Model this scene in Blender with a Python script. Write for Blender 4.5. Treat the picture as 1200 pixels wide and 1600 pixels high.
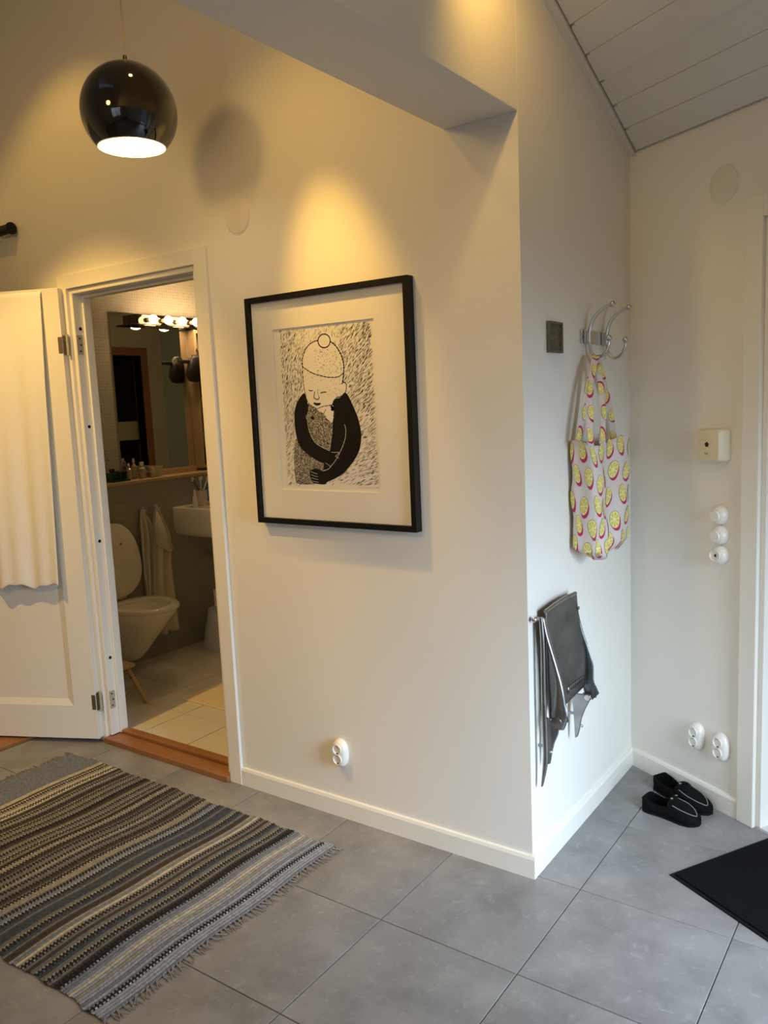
import bpy, bmesh, math, random
from mathutils import Vector, Matrix
random.seed(7)
S = bpy.context.scene
COL = S.collection
for o in list(bpy.data.objects): bpy.data.objects.remove(o)

# ------------------------------------------------------------------ camera
F_PX = 1276.66                                   # focal length in pixels of the 1200x1600 frame
YAW, PITCH, ROLL = -0.616468, 0.132867, -0.0434094
cy, sy, cp, sp = math.cos(YAW), math.sin(YAW), math.cos(PITCH), math.sin(PITCH)
FWD = Vector((sy*cp, cy*cp, -sp)); _r = Vector((cy, -sy, 0)); _u = _r.cross(FWD)
RGT = _r*math.cos(ROLL) + _u*math.sin(ROLL); UPV = -_r*math.sin(ROLL) + _u*math.cos(ROLL)
EYE = Vector((1.058, -2.228, 1.52))
cam = bpy.data.cameras.new('camera'); camo = bpy.data.objects.new('camera', cam); COL.objects.link(camo)
m = Matrix.Identity(4)
for i in range(3):
    m[i][0] = RGT[i]; m[i][1] = UPV[i]; m[i][2] = -FWD[i]; m[i][3] = EYE[i]
camo.matrix_world = m
cam.sensor_fit = 'VERTICAL'; cam.sensor_height = 36; cam.lens = F_PX*36/1600; cam.clip_start = .05
S.camera = camo

# ------------------------------------------------------------------ world, daylight, lamps, exposure
w = bpy.data.worlds.new('world'); S.world = w; w.use_nodes = True
bg = w.node_tree.nodes['Background']; bg.inputs[0].default_value = (.62, .78, 1, 1); bg.inputs[1].default_value = .35

def aim(o, tgt):
    d = Vector(tgt) - o.location; o.rotation_euler = d.to_track_quat('-Z', 'Y').to_euler()
def area(name, loc, tgt, sx, sy_, power, col):
    l = bpy.data.lights.new(name, 'AREA'); l.shape = 'RECTANGLE'; l.size = sx; l.size_y = sy_; l.energy = power; l.color = col
    o = bpy.data.objects.new(name, l); COL.objects.link(o); o.location = loc; aim(o, tgt); return o
def spot(name, loc, tgt, power, col, ang, blend, rad=.03):
    l = bpy.data.lights.new(name, 'SPOT'); l.energy = power; l.color = col; l.spot_size = math.radians(ang); l.spot_blend = blend
    l.shadow_soft_size = rad
    o = bpy.data.objects.new(name, l); COL.objects.link(o); o.location = loc; aim(o, tgt); return o
WARM = (1.0, .57, .11); WARM2 = (1.0, .60, .16); COOL = (.66, .82, 1.0)
# daylight through the tall window of the right-hand wall and the window behind the viewer
o = area('daylight_window', (2.16, -.70, .95), (.40, -.10, -.05), .74, 1.6, 30, COOL); o.data.spread = math.radians(84)
o = area('daylight_window_behind', (.3, -4.30, 1.3), (.3, 0, .1), 1.6, 1.4, 5, (.95, .95, 1.0)); o.data.spread = math.radians(110)
# ceiling spotlights of the hall
spot('spotlight_picture', (-.86, -.50, 2.98), (-.63, -.0, 1.68), 118, WARM, 31, 1.0)
spot('spotlight_picture_wash', (-.80, -.60, 3.05), (-.75, -.05, 1.3), 17, WARM, 100, 1.0)
spot('spotlight_door', (-2.01, -1.25, 3.05), (-1.93, .2, .30), 150, WARM2, 62, .6)
spot('spotlight_left', (-2.0, -.62, 3.35), (-2.05, -.1, 1.4), 17, WARM, 90, .5)
spot('spotlight_entry', (.22, -.32, 2.75), (-.0, -.08, 2.38), 9, WARM, 110, 1.0)
spot('spotlight_hall', (-.9, -2.5, 2.6), (-1.1, -.3, 1.5), 50, WARM2, 150, 1.0, .16)
spot('spotlight_front', (.5, -1.9, 3.0), (.1, .3, 1.2), 21, (1.0, .72, .36), 140, 1.0, .25)

S.view_settings.view_transform = 'Standard'; S.view_settings.look = 'None'
S.view_settings.gamma = 1; S.view_settings.use_curve_mapping = False; S.view_settings.exposure = 0.0
S.cycles.use_denoising = True
S.cycles.max_bounces = 10; S.cycles.diffuse_bounces = 6; S.cycles.glossy_bounces = 5; S.cycles.transparent_max_bounces = 8
S.cycles.sample_clamp_indirect = 4; S.cycles.caustics_reflective = False; S.cycles.caustics_refractive = False

# ------------------------------------------------------------------ helpers
def at(px, py, ax, c):
    """the point seen at a pixel of the photograph that lies on the plane  axis = c  (measuring aid)"""
    d = RGT*((px-600)/F_PX) + UPV*((800-py)/F_PX) + FWD
    i = 'xyz'.index(ax); t = (c-EYE[i])/d[i]; return EYE + d*t
def at_plane(px, py, n, c):
    d = RGT*((px-600)/F_PX) + UPV*((800-py)/F_PX) + FWD
    n = Vector(n); t = (c-n.dot(EYE))/n.dot(d); return EYE + d*t

MATS = {}
def mat(name, col, rough=.5, metal=0, noise=None, bump=None, spec=None, emit=None, emit_col=None, coat=0, trans=0, sub=0):
    """noise=(scale, amount, colour2)   bump=(scale, strength)"""
    if name in MATS: return MATS[name]
    M = bpy.data.materials.new(name); M.use_nodes = True; nt = M.node_tree; b = nt.nodes['Principled BSDF']
    b.inputs['Base Color'].default_value = (*col, 1); b.inputs['Roughness'].default_value = rough; b.inputs['Metallic'].default_value = metal
    if spec is not None: b.inputs['Specular IOR Level'].default_value = spec
    if coat: b.inputs['Coat Weight'].default_value = coat; b.inputs['Coat Roughness'].default_value = .05
    if trans: b.inputs['Transmission Weight'].default_value = trans
    if emit: b.inputs['Emission Strength'].default_value = emit; b.inputs['Emission Color'].default_value = (*(emit_col or col), 1)
    tc = nt.nodes.new('ShaderNodeTexCoord')
    if noise:
        n = nt.nodes.new('ShaderNodeTexNoise'); n.inputs['Scale'].default_value = noise[0]; n.inputs['Detail'].default_value = 4
        nt.links.new(tc.outputs['Object'], n.inputs['Vector'])
        r = nt.nodes.new('ShaderNodeValToRGB'); r.color_ramp.elements[0].position = .5-noise[1]/2; r.color_ramp.elements[1].position = .5+noise[1]/2
        r.color_ramp.elements[0].color = (*col, 1); r.color_ramp.elements[1].color = (*noise[2], 1)
        nt.links.new(n.outputs['Fac'], r.inputs['Fac']); nt.links.new(r.outputs['Color'], b.inputs['Base Color'])
    if bump:
        n = nt.nodes.new('ShaderNodeTexNoise'); n.inputs['Scale'].default_value = bump[0]; n.inputs['Detail'].default_value = 3
        nt.links.new(tc.outputs['Object'], n.inputs['Vector'])
        q = nt.nodes.new('ShaderNodeBump'); q.inputs['Strength'].default_value = bump[1]; q.inputs['Distance'].default_value = .002
        nt.links.new(n.outputs['Fac'], q.inputs['Height']); nt.links.new(q.outputs['Normal'], b.inputs['Normal'])
    MATS[name] = M; return M

class MB:
    def __init__(s): s.v = []; s.f = []; s.fm = []; s.cols = None
    def add(s, vs, fs, mi=0):
        k = len(s.v); s.v += [Vector(p) for p in vs]
        for f in fs: s.f.append([k+i for i in f]); s.fm.append(mi)
        return s
    def box(s, a, b, M=None, mi=0):
        x0, y0, z0 = a; x1, y1, z1 = b
        vs = [Vector(p) for p in ((x0,y0,z0),(x1,y0,z0),(x1,y1,z0),(x0,y1,z0),(x0,y0,z1),(x1,y0,z1),(x1,y1,z1),(x0,y1,z1))]
        if M is not None: vs = [M @ p for p in vs]
        return s.add(vs, [(0,3,2,1),(4,5,6,7),(0,1,5,4),(1,2,6,5),(2,3,7,6),(3,0,4,7)], mi)
    def prism(s, poly, z0, z1, M=None, mi=0, inset=0):
        """poly: list of (x, y); extruded z0..z1; optional chamfer of the top"""
        n = len(poly); lo = [Vector((p[0], p[1], z0)) for p in poly]
        if inset:
            c = Vector((sum(p[0] for p in poly)/n, sum(p[1] for p in poly)/n, 0))
            hi0 = [Vector((p[0], p[1], z1-inset)) for p in poly]
            hi = []
            for p in poly:
                d = c - Vector((p[0], p[1], 0)); hi.append(Vector((p[0]+math.copysign(min(inset, abs(d.x)), d.x), p[1]+math.copysign(min(inset, abs(d.y)), d.y), z1)))
            rings = [lo, hi0, hi]
        else: rings = [lo, [Vector((p[0], p[1], z1)) for p in poly]]
        vs = [p for r in rings for p in r]
        if M is not None: vs = [M @ p for p in vs]
        fs = [tuple(range(n))[::-1], tuple(range((len(rings)-1)*n, len(rings)*n))]
        for k in range(len(rings)-1):
            for i in range(n):
                j = (i+1) % n; fs.append((k*n+i, k*n+j, (k+1)*n+j, (k+1)*n+i))
        return s.add(vs, fs, mi)
    def loft(s, rings, close=True, cap=True, mi=0):
        n = len(rings[0]); vs = [p for r in rings for p in r]; fs = []
        for k in range(len(rings)-1):
            for i in range(n if close else n-1):
                j = (i+1) % n; fs.append((k*n+i, k*n+j, (k+1)*n+j, (k+1)*n+i))
        if cap and close:
            fs.append(tuple(range(n))[::-1]); fs.append(tuple(range((len(rings)-1)*n, len(rings)*n)))
        return s.add(vs, fs, mi)
    def tube(s, pts, rad, n=10, mi=0, flat=1.0):
        pts = [Vector(p) for p in pts]; R = rad if isinstance(rad, (list, tuple)) else [rad]*len(pts)
        rings = []; up = None
        for i, p in enumerate(pts):
            t = (pts[min(i+1, len(pts)-1)] - pts[max(i-1, 0)]).normalized()
            if up is None:
                up = Vector((0, 0, 1)) if abs(t.z) < .9 else Vector((1, 0, 0))
            a = t.cross(up).normalized(); up = a.cross(t).normalized()
            rings.append([p + a*(R[i]*math.cos(2*math.pi*k/n)) + up*(R[i]*flat*math.sin(2*math.pi*k/n)) for k in range(n)])
        return s.loft(rings, mi=mi)
    def lathe(s, prof, c=(0,0,0), n=28, axis='z', mi=0, M=None):
        """prof: list of (radius, height)"""
        c = Vector(c); rings = []
        for r, h in prof:
            ring = []
            for k in range(n):
                a = 2*math.pi*k/n; u, v = r*math.cos(a), r*math.sin(a)
                p = {'z': Vector((u, v, h)), 'y': Vector((u, h, -v)), 'x': Vector((h, u, v))}[axis]
                if M is not None: p = M @ p
                ring.append(c+p)
            rings.append(ring)
        return s.loft(rings, cap=True, mi=mi)
    def sphere(s, c, r, n=14, m_=8, sc=(1,1,1), mi=0):
        c = Vector(c)
        rings = [[c+Vector((r*sc[0]*math.sin(math.pi*j/m_)*math.cos(2*math.pi*k/n), r*sc[1]*math.sin(math.pi*j/m_)*math.sin(2*math.pi*k/n), r*sc[2]*math.cos(math.pi*j/m_))) for k in range(n)] for j in range(1, m_)]
        rings = [[c+Vector((0,0,r*sc[2]))]*0 or [p + (c+Vector((0,0,r*sc[2]))-p)*.999 for p in rings[0]]] + rings + [[p + (c-Vector((0,0,r*sc[2]))-p)*.999 for p in rings[-1]]]
        return s.loft(rings, mi=mi)
    def grid(s, fn, nu, nv, mi=0):
        vs = [fn(i/nu, j/nv) for j in range(nv+1) for i in range(nu+1)]
        fs = [(j*(nu+1)+i, j*(nu+1)+i+1, (j+1)*(nu+1)+i+1, (j+1)*(nu+1)+i) for j in range(nv) for i in range(nu)]
        return s.add(vs, fs, mi)
    def build(s, name, mats, parent=None, smooth=True, bevel=0, solid=0, subdiv=0, fix=True, auto=35, seg=2):
        org = Vector((0,0,0)); q = parent
        while q is not None: org += q.location; q = q.parent
        me = bpy.data.meshes.new(name); me.from_pydata([tuple(p-org) for p in s.v], [], s.f)
        ms = mats if isinstance(mats, (list, tuple)) else [mats]
        for k in ms: me.materials.append(k)
        if len(ms) > 1:
            for i, p in enumerate(me.polygons): p.material_index = s.fm[i]
        if fix:
            b = bmesh.new(); b.from_mesh(me); bmesh.ops.recalc_face_normals(b, faces=b.faces); b.to_mesh(me); b.free()
        o = bpy.data.objects.new(name, me); COL.objects.link(o)
        if parent is not None: o.parent = parent
        if bevel:
            q = o.modifiers.new('bevel', 'BEVEL'); q.width = bevel; q.segments = seg; q.limit_method = 'ANGLE'; q.angle_limit = math.radians(40)
        if solid:
            q = o.modifiers.new('solid', 'SOLIDIFY'); q.thickness = solid; q.offset = 0
        if subdiv:
            q = o.modifiers.new('sub', 'SUBSURF'); q.levels = subdiv; q.render_levels = subdiv
        if smooth:
            for p in me.polygons: p.use_smooth = True
            if not subdiv:
                try: me.set_sharp_from_angle(angle=math.radians(auto))
                except Exception: pass
        return o

def tag(o, label, cat, group=None, kind=None):
    if label: o['label'] = label
    if cat: o['category'] = cat
    if group: o['group'] = group
    if kind: o['kind'] = kind
    return o
def thing(name, label, cat, loc=(0,0,0), group=None):
    o = bpy.data.objects.new(name, None); COL.objects.link(o); o.location = loc; o.empty_display_size = .05
    return tag(o, label, cat, group)
def struct(o, label=None):
    o['kind'] = 'structure'
    if label: o['label'] = label
    return o
def copy_tree(o, parent=None):
    c = o.copy(); COL.objects.link(c); c.parent = parent
    for ch in list(o.children): copy_tree(ch, c)
    return c
def share(name, src, parent, loc):
    o = bpy.data.objects.new(name, src); COL.objects.link(o); o.parent = parent; o.location = loc; return o
def smooth_line(pts, n=6):
    """Catmull-Rom through the points"""
    P = [Vector(p) for p in pts]; out = []
    for i in range(len(P)-1):
        a, b, c, d = P[max(i-1, 0)], P[i], P[i+1], P[min(i+2, len(P)-1)]
        for k in range(n):
            t = k/n; out.append(.5*((2*b)+(c-a)*t+(2*a-5*b+4*c-d)*t*t+(3*b-a-3*c+d)*t**3))
    out.append(P[-1]); return out

# ------------------------------------------------------------------ materials
PAINT = mat('wall_paint', (.80, .775, .71), .55, noise=(1.6, .9, (.77, .745, .68)), bump=(55, .12))
TRIM = mat('trim_paint', (.80, .775, .70), .32, bump=(30, .04))
CEILP = mat('ceiling_paint', (.72, .71, .67), .5, bump=(25, .05))
DARKGAP = mat('dark_gap', (.03, .028, .025), .9)
BLACK_GLOSS = mat('black_lacquer', (.006, .005, .004), .06, coat=.8)
BLACK = mat('black_paint', (.006, .0055, .005), .45, spec=.25)
WHITE_IN = mat('white_enamel', (.9, .87, .8), .4)
CHROME = mat('chrome', (.72, .71, .69), .18, 1, bump=(40, .05))
STEEL = mat('brushed_nickel', (.55, .54, .51), .28, 1, bump=(60, .08))
CAST = mat('aged_metal', (.46, .46, .455), .28, 1, noise=(16, .5, (.24, .245, .25)), bump=(26, .2))
CAST_D = mat('dark_cast_metal', (.20, .21, .21), .36, .9, noise=(11, .45, (.09, .10, .10)), bump=(30, .3))
BRASSY = mat('worn_brass', (.50, .45, .26), .3, 1)
BRONZE = mat('dull_bronze', (.20, .185, .13), .5, .6, noise=(60, .6, (.09, .08, .06)), bump=(90, .7))
PLASTIC = mat('white_plastic', (.80, .78, .72), .28)
PORC = mat('white_porcelain', (.80, .78, .74), .08, coat=.4)
OAK = mat('oak_sill', (.33, .145, .05), .42, noise=(9, .9, (.24, .10, .034)), bump=(40, .1))
PINE = mat('pine_wood', (.56, .42, .27), .5, noise=(12, .8, (.50, .36, .22)))
GROUT = mat('grout', (.10, .098, .095), .9)
GROUT_B = mat('bathroom_grout', (.13, .11, .085), .9)
BTILE = mat('bathroom_floor_tile', (.72, .70, .66), .2, noise=(3, .9, (.66, .64, .60)))
HINGE_M = mat('hinge_steel', (.22, .19, .14), .45, .8)
COTTON = mat('white_cotton', (.80, .79, .76), .9, bump=(160, .5))
RUBBER = mat('black_doormat_pile', (.0045, .005, .0065), .95, bump=(420, 1.0), spec=.1)

def tile_floor_material():
    M = bpy.data.materials.new('grey_stone_tile'); M.use_nodes = True; nt = M.node_tree; N = nt.nodes; L = nt.links
    b = N['Principled BSDF']; tc = N.new('ShaderNodeTexCoord'); g = N.new('ShaderNodeNewGeometry')
    oi = N.new('ShaderNodeObjectInfo')
    ad = N.new('ShaderNodeVectorMath'); ad.operation = 'ADD'; L.new(g.outputs['Position'], ad.inputs[0])
    sc = N.new('ShaderNodeVectorMath'); sc.operation = 'SCALE'; L.new(oi.outputs['Location'], sc.inputs[0]); sc.inputs['Scale'].default_value = 3.7
    L.new(sc.outputs[0], ad.inputs[1])
    n1 = N.new('ShaderNodeTexNoise'); n1.inputs['Scale'].default_value = 4.5; n1.inputs['Detail'].default_value = 6; n1.inputs['Roughness'].default_value = .6
    n2 = N.new('ShaderNodeTexNoise'); n2.inputs['Scale'].default_value = 34; n2.inputs['Detail'].default_value = 5; n2.inputs['Distortion'].default_value = .8
    n3 = N.new('ShaderNodeTexNoise'); n3.inputs['Scale'].default_value = 170; n3.inputs['Detail'].default_value = 2
    for n in (n1, n2, n3): L.new(ad.outputs[0], n.inputs['Vector'])
    r1 = N.new('ShaderNodeValToRGB'); r1.color_ramp.elements[0].position = .34; r1.color_ramp.elements[1].position = .66
    r1.color_ramp.elements[0].color = (.180, .180, .181, 1); r1.color_ramp.elements[1].color = (.285, .283, .280, 1)
    r2 = N.new('ShaderNodeValToRGB'); r2.color_ramp.elements[0].position = .58; r2.color_ramp.elements[1].position = .76
    r2.color_ramp.elements[0].color = (0, 0, 0, 1); r2.color_ramp.elements[1].color = (.38, .38, .38, 1)
    r3 = N.new('ShaderNodeValToRGB'); r3.color_ramp.elements[0].position = .66; r3.color_ramp.elements[1].position = .78
    r3.color_ramp.elements[0].color = (0, 0, 0, 1); r3.color_ramp.elements[1].color = (.25, .25, .25, 1)
    L.new(n1.outputs['Fac'], r1.inputs['Fac']); L.new(n2.outputs['Fac'], r2.inputs['Fac']); L.new(n3.outputs['Fac'], r3.inputs['Fac'])
    mx = N.new('ShaderNodeMixRGB'); mx.inputs[2].default_value = (.42, .415, .40, 1); L.new(r2.outputs['Color'], mx.inputs[0]); L.new(r1.outputs['Color'], mx.inputs[1])
    mx2 = N.new('ShaderNodeMixRGB'); mx2.inputs[2].default_value = (.4, .4, .39, 1); L.new(r3.outputs['Color'], mx2.inputs[0]); L.new(mx.outputs['Color'], mx2.inputs[1])
    L.new(mx2.outputs['Color'], b.inputs['Base Color']); b.inputs['Roughness'].default_value = .42
    bp = N.new('ShaderNodeBump'); bp.inputs['Strength'].default_value = .15; bp.inputs['Distance'].default_value = .001
    L.new(n3.outputs['Fac'], bp.inputs['Height']); L.new(bp.outputs['Normal'], b.inputs['Normal'])
    return M
FTILE = tile_floor_material()

def mosaic(name, col, grout, axis, size=.024, rough=.25):
    M = bpy.data.materials.new(name); M.use_nodes = True; nt = M.node_tree; N = nt.nodes; L = nt.links; b = N['Principled BSDF']
    g = N.new('ShaderNodeNewGeometry'); sp_ = N.new('ShaderNodeSeparateXYZ'); cb = N.new('ShaderNodeCombineXYZ')
    L.new(g.outputs['Position'], sp_.inputs[0]); L.new(sp_.outputs['Y' if axis == 'x' else 'X'], cb.inputs[0]); L.new(sp_.outputs['Z'], cb.inputs[1])
    t = N.new('ShaderNodeTexBrick'); t.offset = 0; t.squash = 1
    t.inputs['Scale'].default_value = 1/size; t.inputs['Brick Width'].default_value = 1; t.inputs['Row Height'].default_value = 1
    t.inputs['Mortar Size'].default_value = .05; t.inputs['Color1'].default_value = (*col, 1)
    t.inputs['Color2'].default_value = (col[0]*.9, col[1]*.9, col[2]*.9, 1); t.inputs['Mortar'].default_value = (*grout, 1)
    L.new(cb.outputs[0], t.inputs['Vector']); L.new(t.outputs['Color'], b.inputs['Base Color']); b.inputs['Roughness'].default_value = rough
    bp = N.new('ShaderNodeBump'); bp.inputs['Strength'].default_value = .4; bp.inputs['Distance'].default_value = .0015; bp.invert = True
    L.new(t.outputs['Fac'], bp.inputs['Height']); L.new(bp.outputs['Normal'], b.inputs['Normal'])
    return M
MOSAIC = mosaic('small_grey_mosaic', (.40, .39, .35), (.55, .53, .47), 'x', .018)
MOSAIC_B = mosaic('pale_blue_mosaic', (.36, .47, .47), (.45, .52, .50), 'y', .018)
MOSAIC_LOW = mosaic('lower_wall_tile', (.33, .335, .31), (.31, .31, .29), 'x', .1)

def thin_glass(name, gl=.07):
    M = bpy.data.materials.new(name); M.use_nodes = True; nt = M.node_tree; N = nt.nodes; L = nt.links
    N.remove(N['Principled BSDF']); out = N['Material Output']
    t = N.new('ShaderNodeBsdfTransparent'); g = N.new('ShaderNodeBsdfGlossy'); g.inputs['Roughness'].default_value = .03
    fr = N.new('ShaderNodeFresnel'); fr.inputs['IOR'].default_value = 1.45
    m_ = N.new('ShaderNodeMixShader'); ge = N.new('ShaderNodeNewGeometry'); iv = N.new('ShaderNodeMath'); iv.operation = 'SUBTRACT'; iv.inputs[0].default_value = 1; L.new(ge.outputs['Backfacing'], iv.inputs[1])
    mu = N.new('ShaderNodeMath'); mu.operation = 'MULTIPLY'; L.new(fr.outputs[0], mu.inputs[0]); L.new(iv.outputs[0], mu.inputs[1]); L.new(mu.outputs[0], m_.inputs[0]); L.new(t.outputs[0], m_.inputs[1]); L.new(g.outputs[0], m_.inputs[2]); L.new(m_.outputs[0], out.inputs[0])
    return M
GLASS = thin_glass('clear_glass')

# ------------------------------------------------------------------ the setting
TH = math.radians(28.7); CD = Vector((math.cos(TH), -math.sin(TH), 0)); CN = Vector((math.sin(TH), math.cos(TH), 0)); C0 = Vector((0, .957, 0))
CCON = CN.dot(C0)
def cpt(t, off, z): return C0 + CD*t - CN*off + Vector((0, 0, z))           # wall_right: along, into the room, up
MC = Matrix(((CD.x, CN.x, 0, C0.x), (CD.y, CN.y, 0, C0.y), (0, 0, 1, 0), (0, 0, 0, 1)))   # local (t, away from room, z)
RX = 2.0                                                                     # right-hand outer wall
T_END = RX/CD.x; Y_END = (C0 + CD*T_END).y
ROOF_K = .421
def roof_z(x, y): return 2.398 + ROOF_K*(-(CN.x*x + CN.y*(y-.957)))
YB = -4.2                                                                    # wall behind the camera
LX = -2.52                                                                   # left wall of the hall

# wall_back (holds the picture and the bathroom door): one slab with an opening
OPL, OPR, OPT = -2.16, -1.345, 2.07
b = MB()
b.box((-3.6, 0, 0), (OPL, .08, 4.9)); b.box((OPR, 0, 0), (-.0, .08, 4.9)) ; b.box((OPL, 0, OPT), (OPR, .08, 4.9))
struct(b.build('wall_back', PAINT, smooth=False), 'white wall with the framed print and the bathroom door')
# partition on the right of the bathroom with the header running on towards the viewer
BT = .24
b = MB()
b.box((-BT, .08, 0), (0, .957+.3, 3.3))
struct(b.build('wall_middle', PAINT, smooth=False), 'white side wall with the coat hooks and the metal folding seat')
b = MB(); b.box((-BT, YB, 2.318), (0, 0, 5.2))
struct(b.build('trim_1', PAINT, smooth=False, bevel=.002), 'white boxed header beam across the hall')
# short return so that wall_back and wall_middle read as one corner
# wall_right (angled outer wall) with a door opening
DT0, DT1, DZ = .605, 1.52, 2.05
b = MB()
b.box((-.35, 0, 0), (DT0, .16, 2.75), MC); b.box((DT1, 0, 0), (T_END, .16, 2.75), MC); b.box((DT0, 0, DZ), (DT1, .16, 2.75), MC)
struct(b.build('wall_right', PAINT, smooth=False), 'white angled wall with switches and sockets')
# far right wall with a tall window, and the wall behind the camera
b = MB()
WY0, WY1, WZ0, WZ1 = -1.10, -.30, .12, 2.08
b.box((RX, YB, 0), (RX+.14, WY0, 5.2)); b.box((RX, WY1, 0), (RX+.14, Y_END+.1, 5.2)); b.box((RX, WY0, 0), (RX+.14, WY1, WZ0)); b.box((RX, WY0, WZ1), (RX+.14, WY1, 5.2))
struct(b.build('wall_entry', PAINT, smooth=False))
b = MB(); b.box((RX+.05, WY0, WZ0), (RX+.10, WY0+.05, WZ1)); b.box((RX+.05, WY1-.05, WZ0), (RX+.10, WY1, WZ1)); b.box((RX+.05, WY0+.05, WZ0), (RX+.10, WY1-.05, WZ0+.05)); b.box((RX+.05, WY0+.05, WZ1-.05), (RX+.10, WY1-.05, WZ1))
wf = struct(b.build('window_1', TRIM, smooth=False))
b = MB(); b.box((RX+.072, WY0+.05, WZ0+.05), (RX+.078, WY1-.05, WZ1-.05)); b.build('pane', GLASS, wf, smooth=False)
b = MB()
b.box((LX-1.4, YB-.14, 0), (-.55, YB, 5.2)); b.box((1.15, YB-.14, 0), (RX+.14, YB, 5.2)); b.box((-.55, YB-.14, 0), (1.15, YB, .55)); b.box((-.55, YB-.14, 2.05), (1.15, YB, 5.2))
struct(b.build('wall_front', PAINT, smooth=False))
b = MB(); b.box((-.55, YB-.08, .55), (-.50, YB-.03, 2.05)); b.box((1.10, YB-.08, .55), (1.15, YB-.03, 2.05)); b.box((-.50, YB-.08, .55), (1.10, YB-.03, .60)); b.box((-.50, YB-.08, 2.0), (1.10, YB-.03, 2.05)); b.box((.27, YB-.08, .6), (.33, YB-.03, 2.0))
wf2 = struct(b.build('window_2', TRIM, smooth=False))
b = MB(); b.box((-.50, YB-.058, .60), (.27, YB-.052, 2.0)); b.box((.33, YB-.058, .60), (1.10, YB-.052, 2.0)); b.build('pane', GLASS, wf2, smooth=False)
# left wall with a curtained passage beside the bathroom door
b = MB()
b.box((LX-.22, YB, 0), (LX-.10, -1.15, 5.2)); b.box((LX-.22, -1.15, 2.34), (LX-.10, 0, 5.2))
struct(b.build('wall_left', PAINT, smooth=False))
b = MB(); b.box((-3.72, YB, 0), (-3.6, 0, 2.6)); struct(b.build('wall_passage', PAINT, smooth=False))
b = MB(); b.box((-3.6, YB, 2.5), (LX-.22, 0, 2.6)); struct(b.build('ceiling_passage', CEILP, smooth=False))
# wooden floor of the passage and its edge
b = MB(); b.box((-3.6, YB, -.06), (LX, .0, -.004)); fp = struct(b.build('floor_passage', DARKGAP, smooth=False))
k = 0
xx = LX-.11
while xx > -3.6:
    bb = MB(); bb.box((max(xx, -3.6)+.001, YB, -.004), (xx+.108, -.0, .012)); bb.build('floor_board', OAK, fp, smooth=False); xx -= .11
# sloped boarded ceiling of the entry
def roof_pt(t, s_, up=0):
    """t along wall_right, s_ = plan distance from wall_right into the room"""
    p = C0 + CD*t - CN*s_; return Vector((p.x, p.y, 2.398 + ROOF_K*s_ + up))
b = MB()
def slab_roof(b, t0, t1, s0, s1, z0, z1):
    vs = [roof_pt(t, s_, z) for z in (z0, z1) for (t, s_) in ((t0, s0), (t1, s0), (t1, s1), (t0, s1))]
    b.add(vs, [(0,3,2,1),(4,5,6,7),(0,1,5,4),(1,2,6,5),(2,3,7,6),(3,0,4,7)])
b = MB()
vs = [Vector((x, y, roof_z(x, y)+z)) for z in (.030, .12) for (x, y) in ((-.1, YB-.1), (RX+.1, YB-.1), (RX+.1, Y_END+.1), (-.1, 1.15))]
b.add(vs, [(0,3,2,1),(4,5,6,7),(0,1,5,4),(1,2,6,5),(2,3,7,6),(3,0,4,7)])
ce = struct(b.build('ceiling', DARKGAP, smooth=False), 'sloped white boarded ceiling')
sb = .012
bw = .1085
for k in range(50):
    s0 = sb + k*bw; s1 = s0 + bw - .0028
    if s0 > 5.3: break
    # board runs from the partition face (x = 0.03) to the entry wall
    b = MB()
    def tt(x, s_): return (x + CN.x*s_)/CD.x
    dz = .0015*((k*7) % 3)
    z0 = 0+dz
    vs = []
    for z in (z0, z0+.02):
        vs += [roof_pt(tt(.035, s0), s0, z), roof_pt(tt(RX, s0), s0, z), roof_pt(tt(RX, s1), s1, z), roof_pt(tt(.052, s1), s1, z), roof_pt(tt(.052, s1-.008), s1-.008, z), roof_pt(tt(.035, s1-.008), s1-.008, z)]
    b.add(vs, [(5,4,3,2,1,0),(6,7,8,9,10,11)] + [(i_, (i_+1) % 6, 6+(i_+1) % 6, 6+i_) for i_ in range(6)])
    b.build('ceiling_board', CEILP, ce, smooth=False)
# trim strip between ceiling boards and partition, and along wall_right
b = MB()
def roof_xy(x, y, up): return Vector((x, y, roof_z(x, y)+up))
y0, y1 = -3.2, .957
for (x0, x1) in ((.0, .030),):
    vs = [roof_xy(x, y, z) for z in (-.010, .02) for (x, y) in ((x0, y0), (x1, y0), (x1, .957-x1*.547), (x0, .957))]
    b.add(vs, [(0,3,2,1),(4,5,6,7),(0,1,5,4),(1,2,6,5),(2,3,7,6),(3,0,4,7)])
struct(b.build('trim_2', CEILP, smooth=False), 'white strip where the ceiling boards meet the side wall')
# ceiling of the hall on the left (higher, out of the picture)
b = MB()
vs = [Vector((x, y, roof_z(x, y)+1.3+z)) for z in (0, .1) for (x, y) in ((-3.7, YB), (-BT, YB), (-BT, .1), (-3.7, .1))]
b.add(vs, [(0,3,2,1),(4,5,6,7),(0,1,5,4),(1,2,6,5),(2,3,7,6),(3,0,4,7)])
struct(b.build('ceiling_hall', CEILP, smooth=False))

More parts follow.
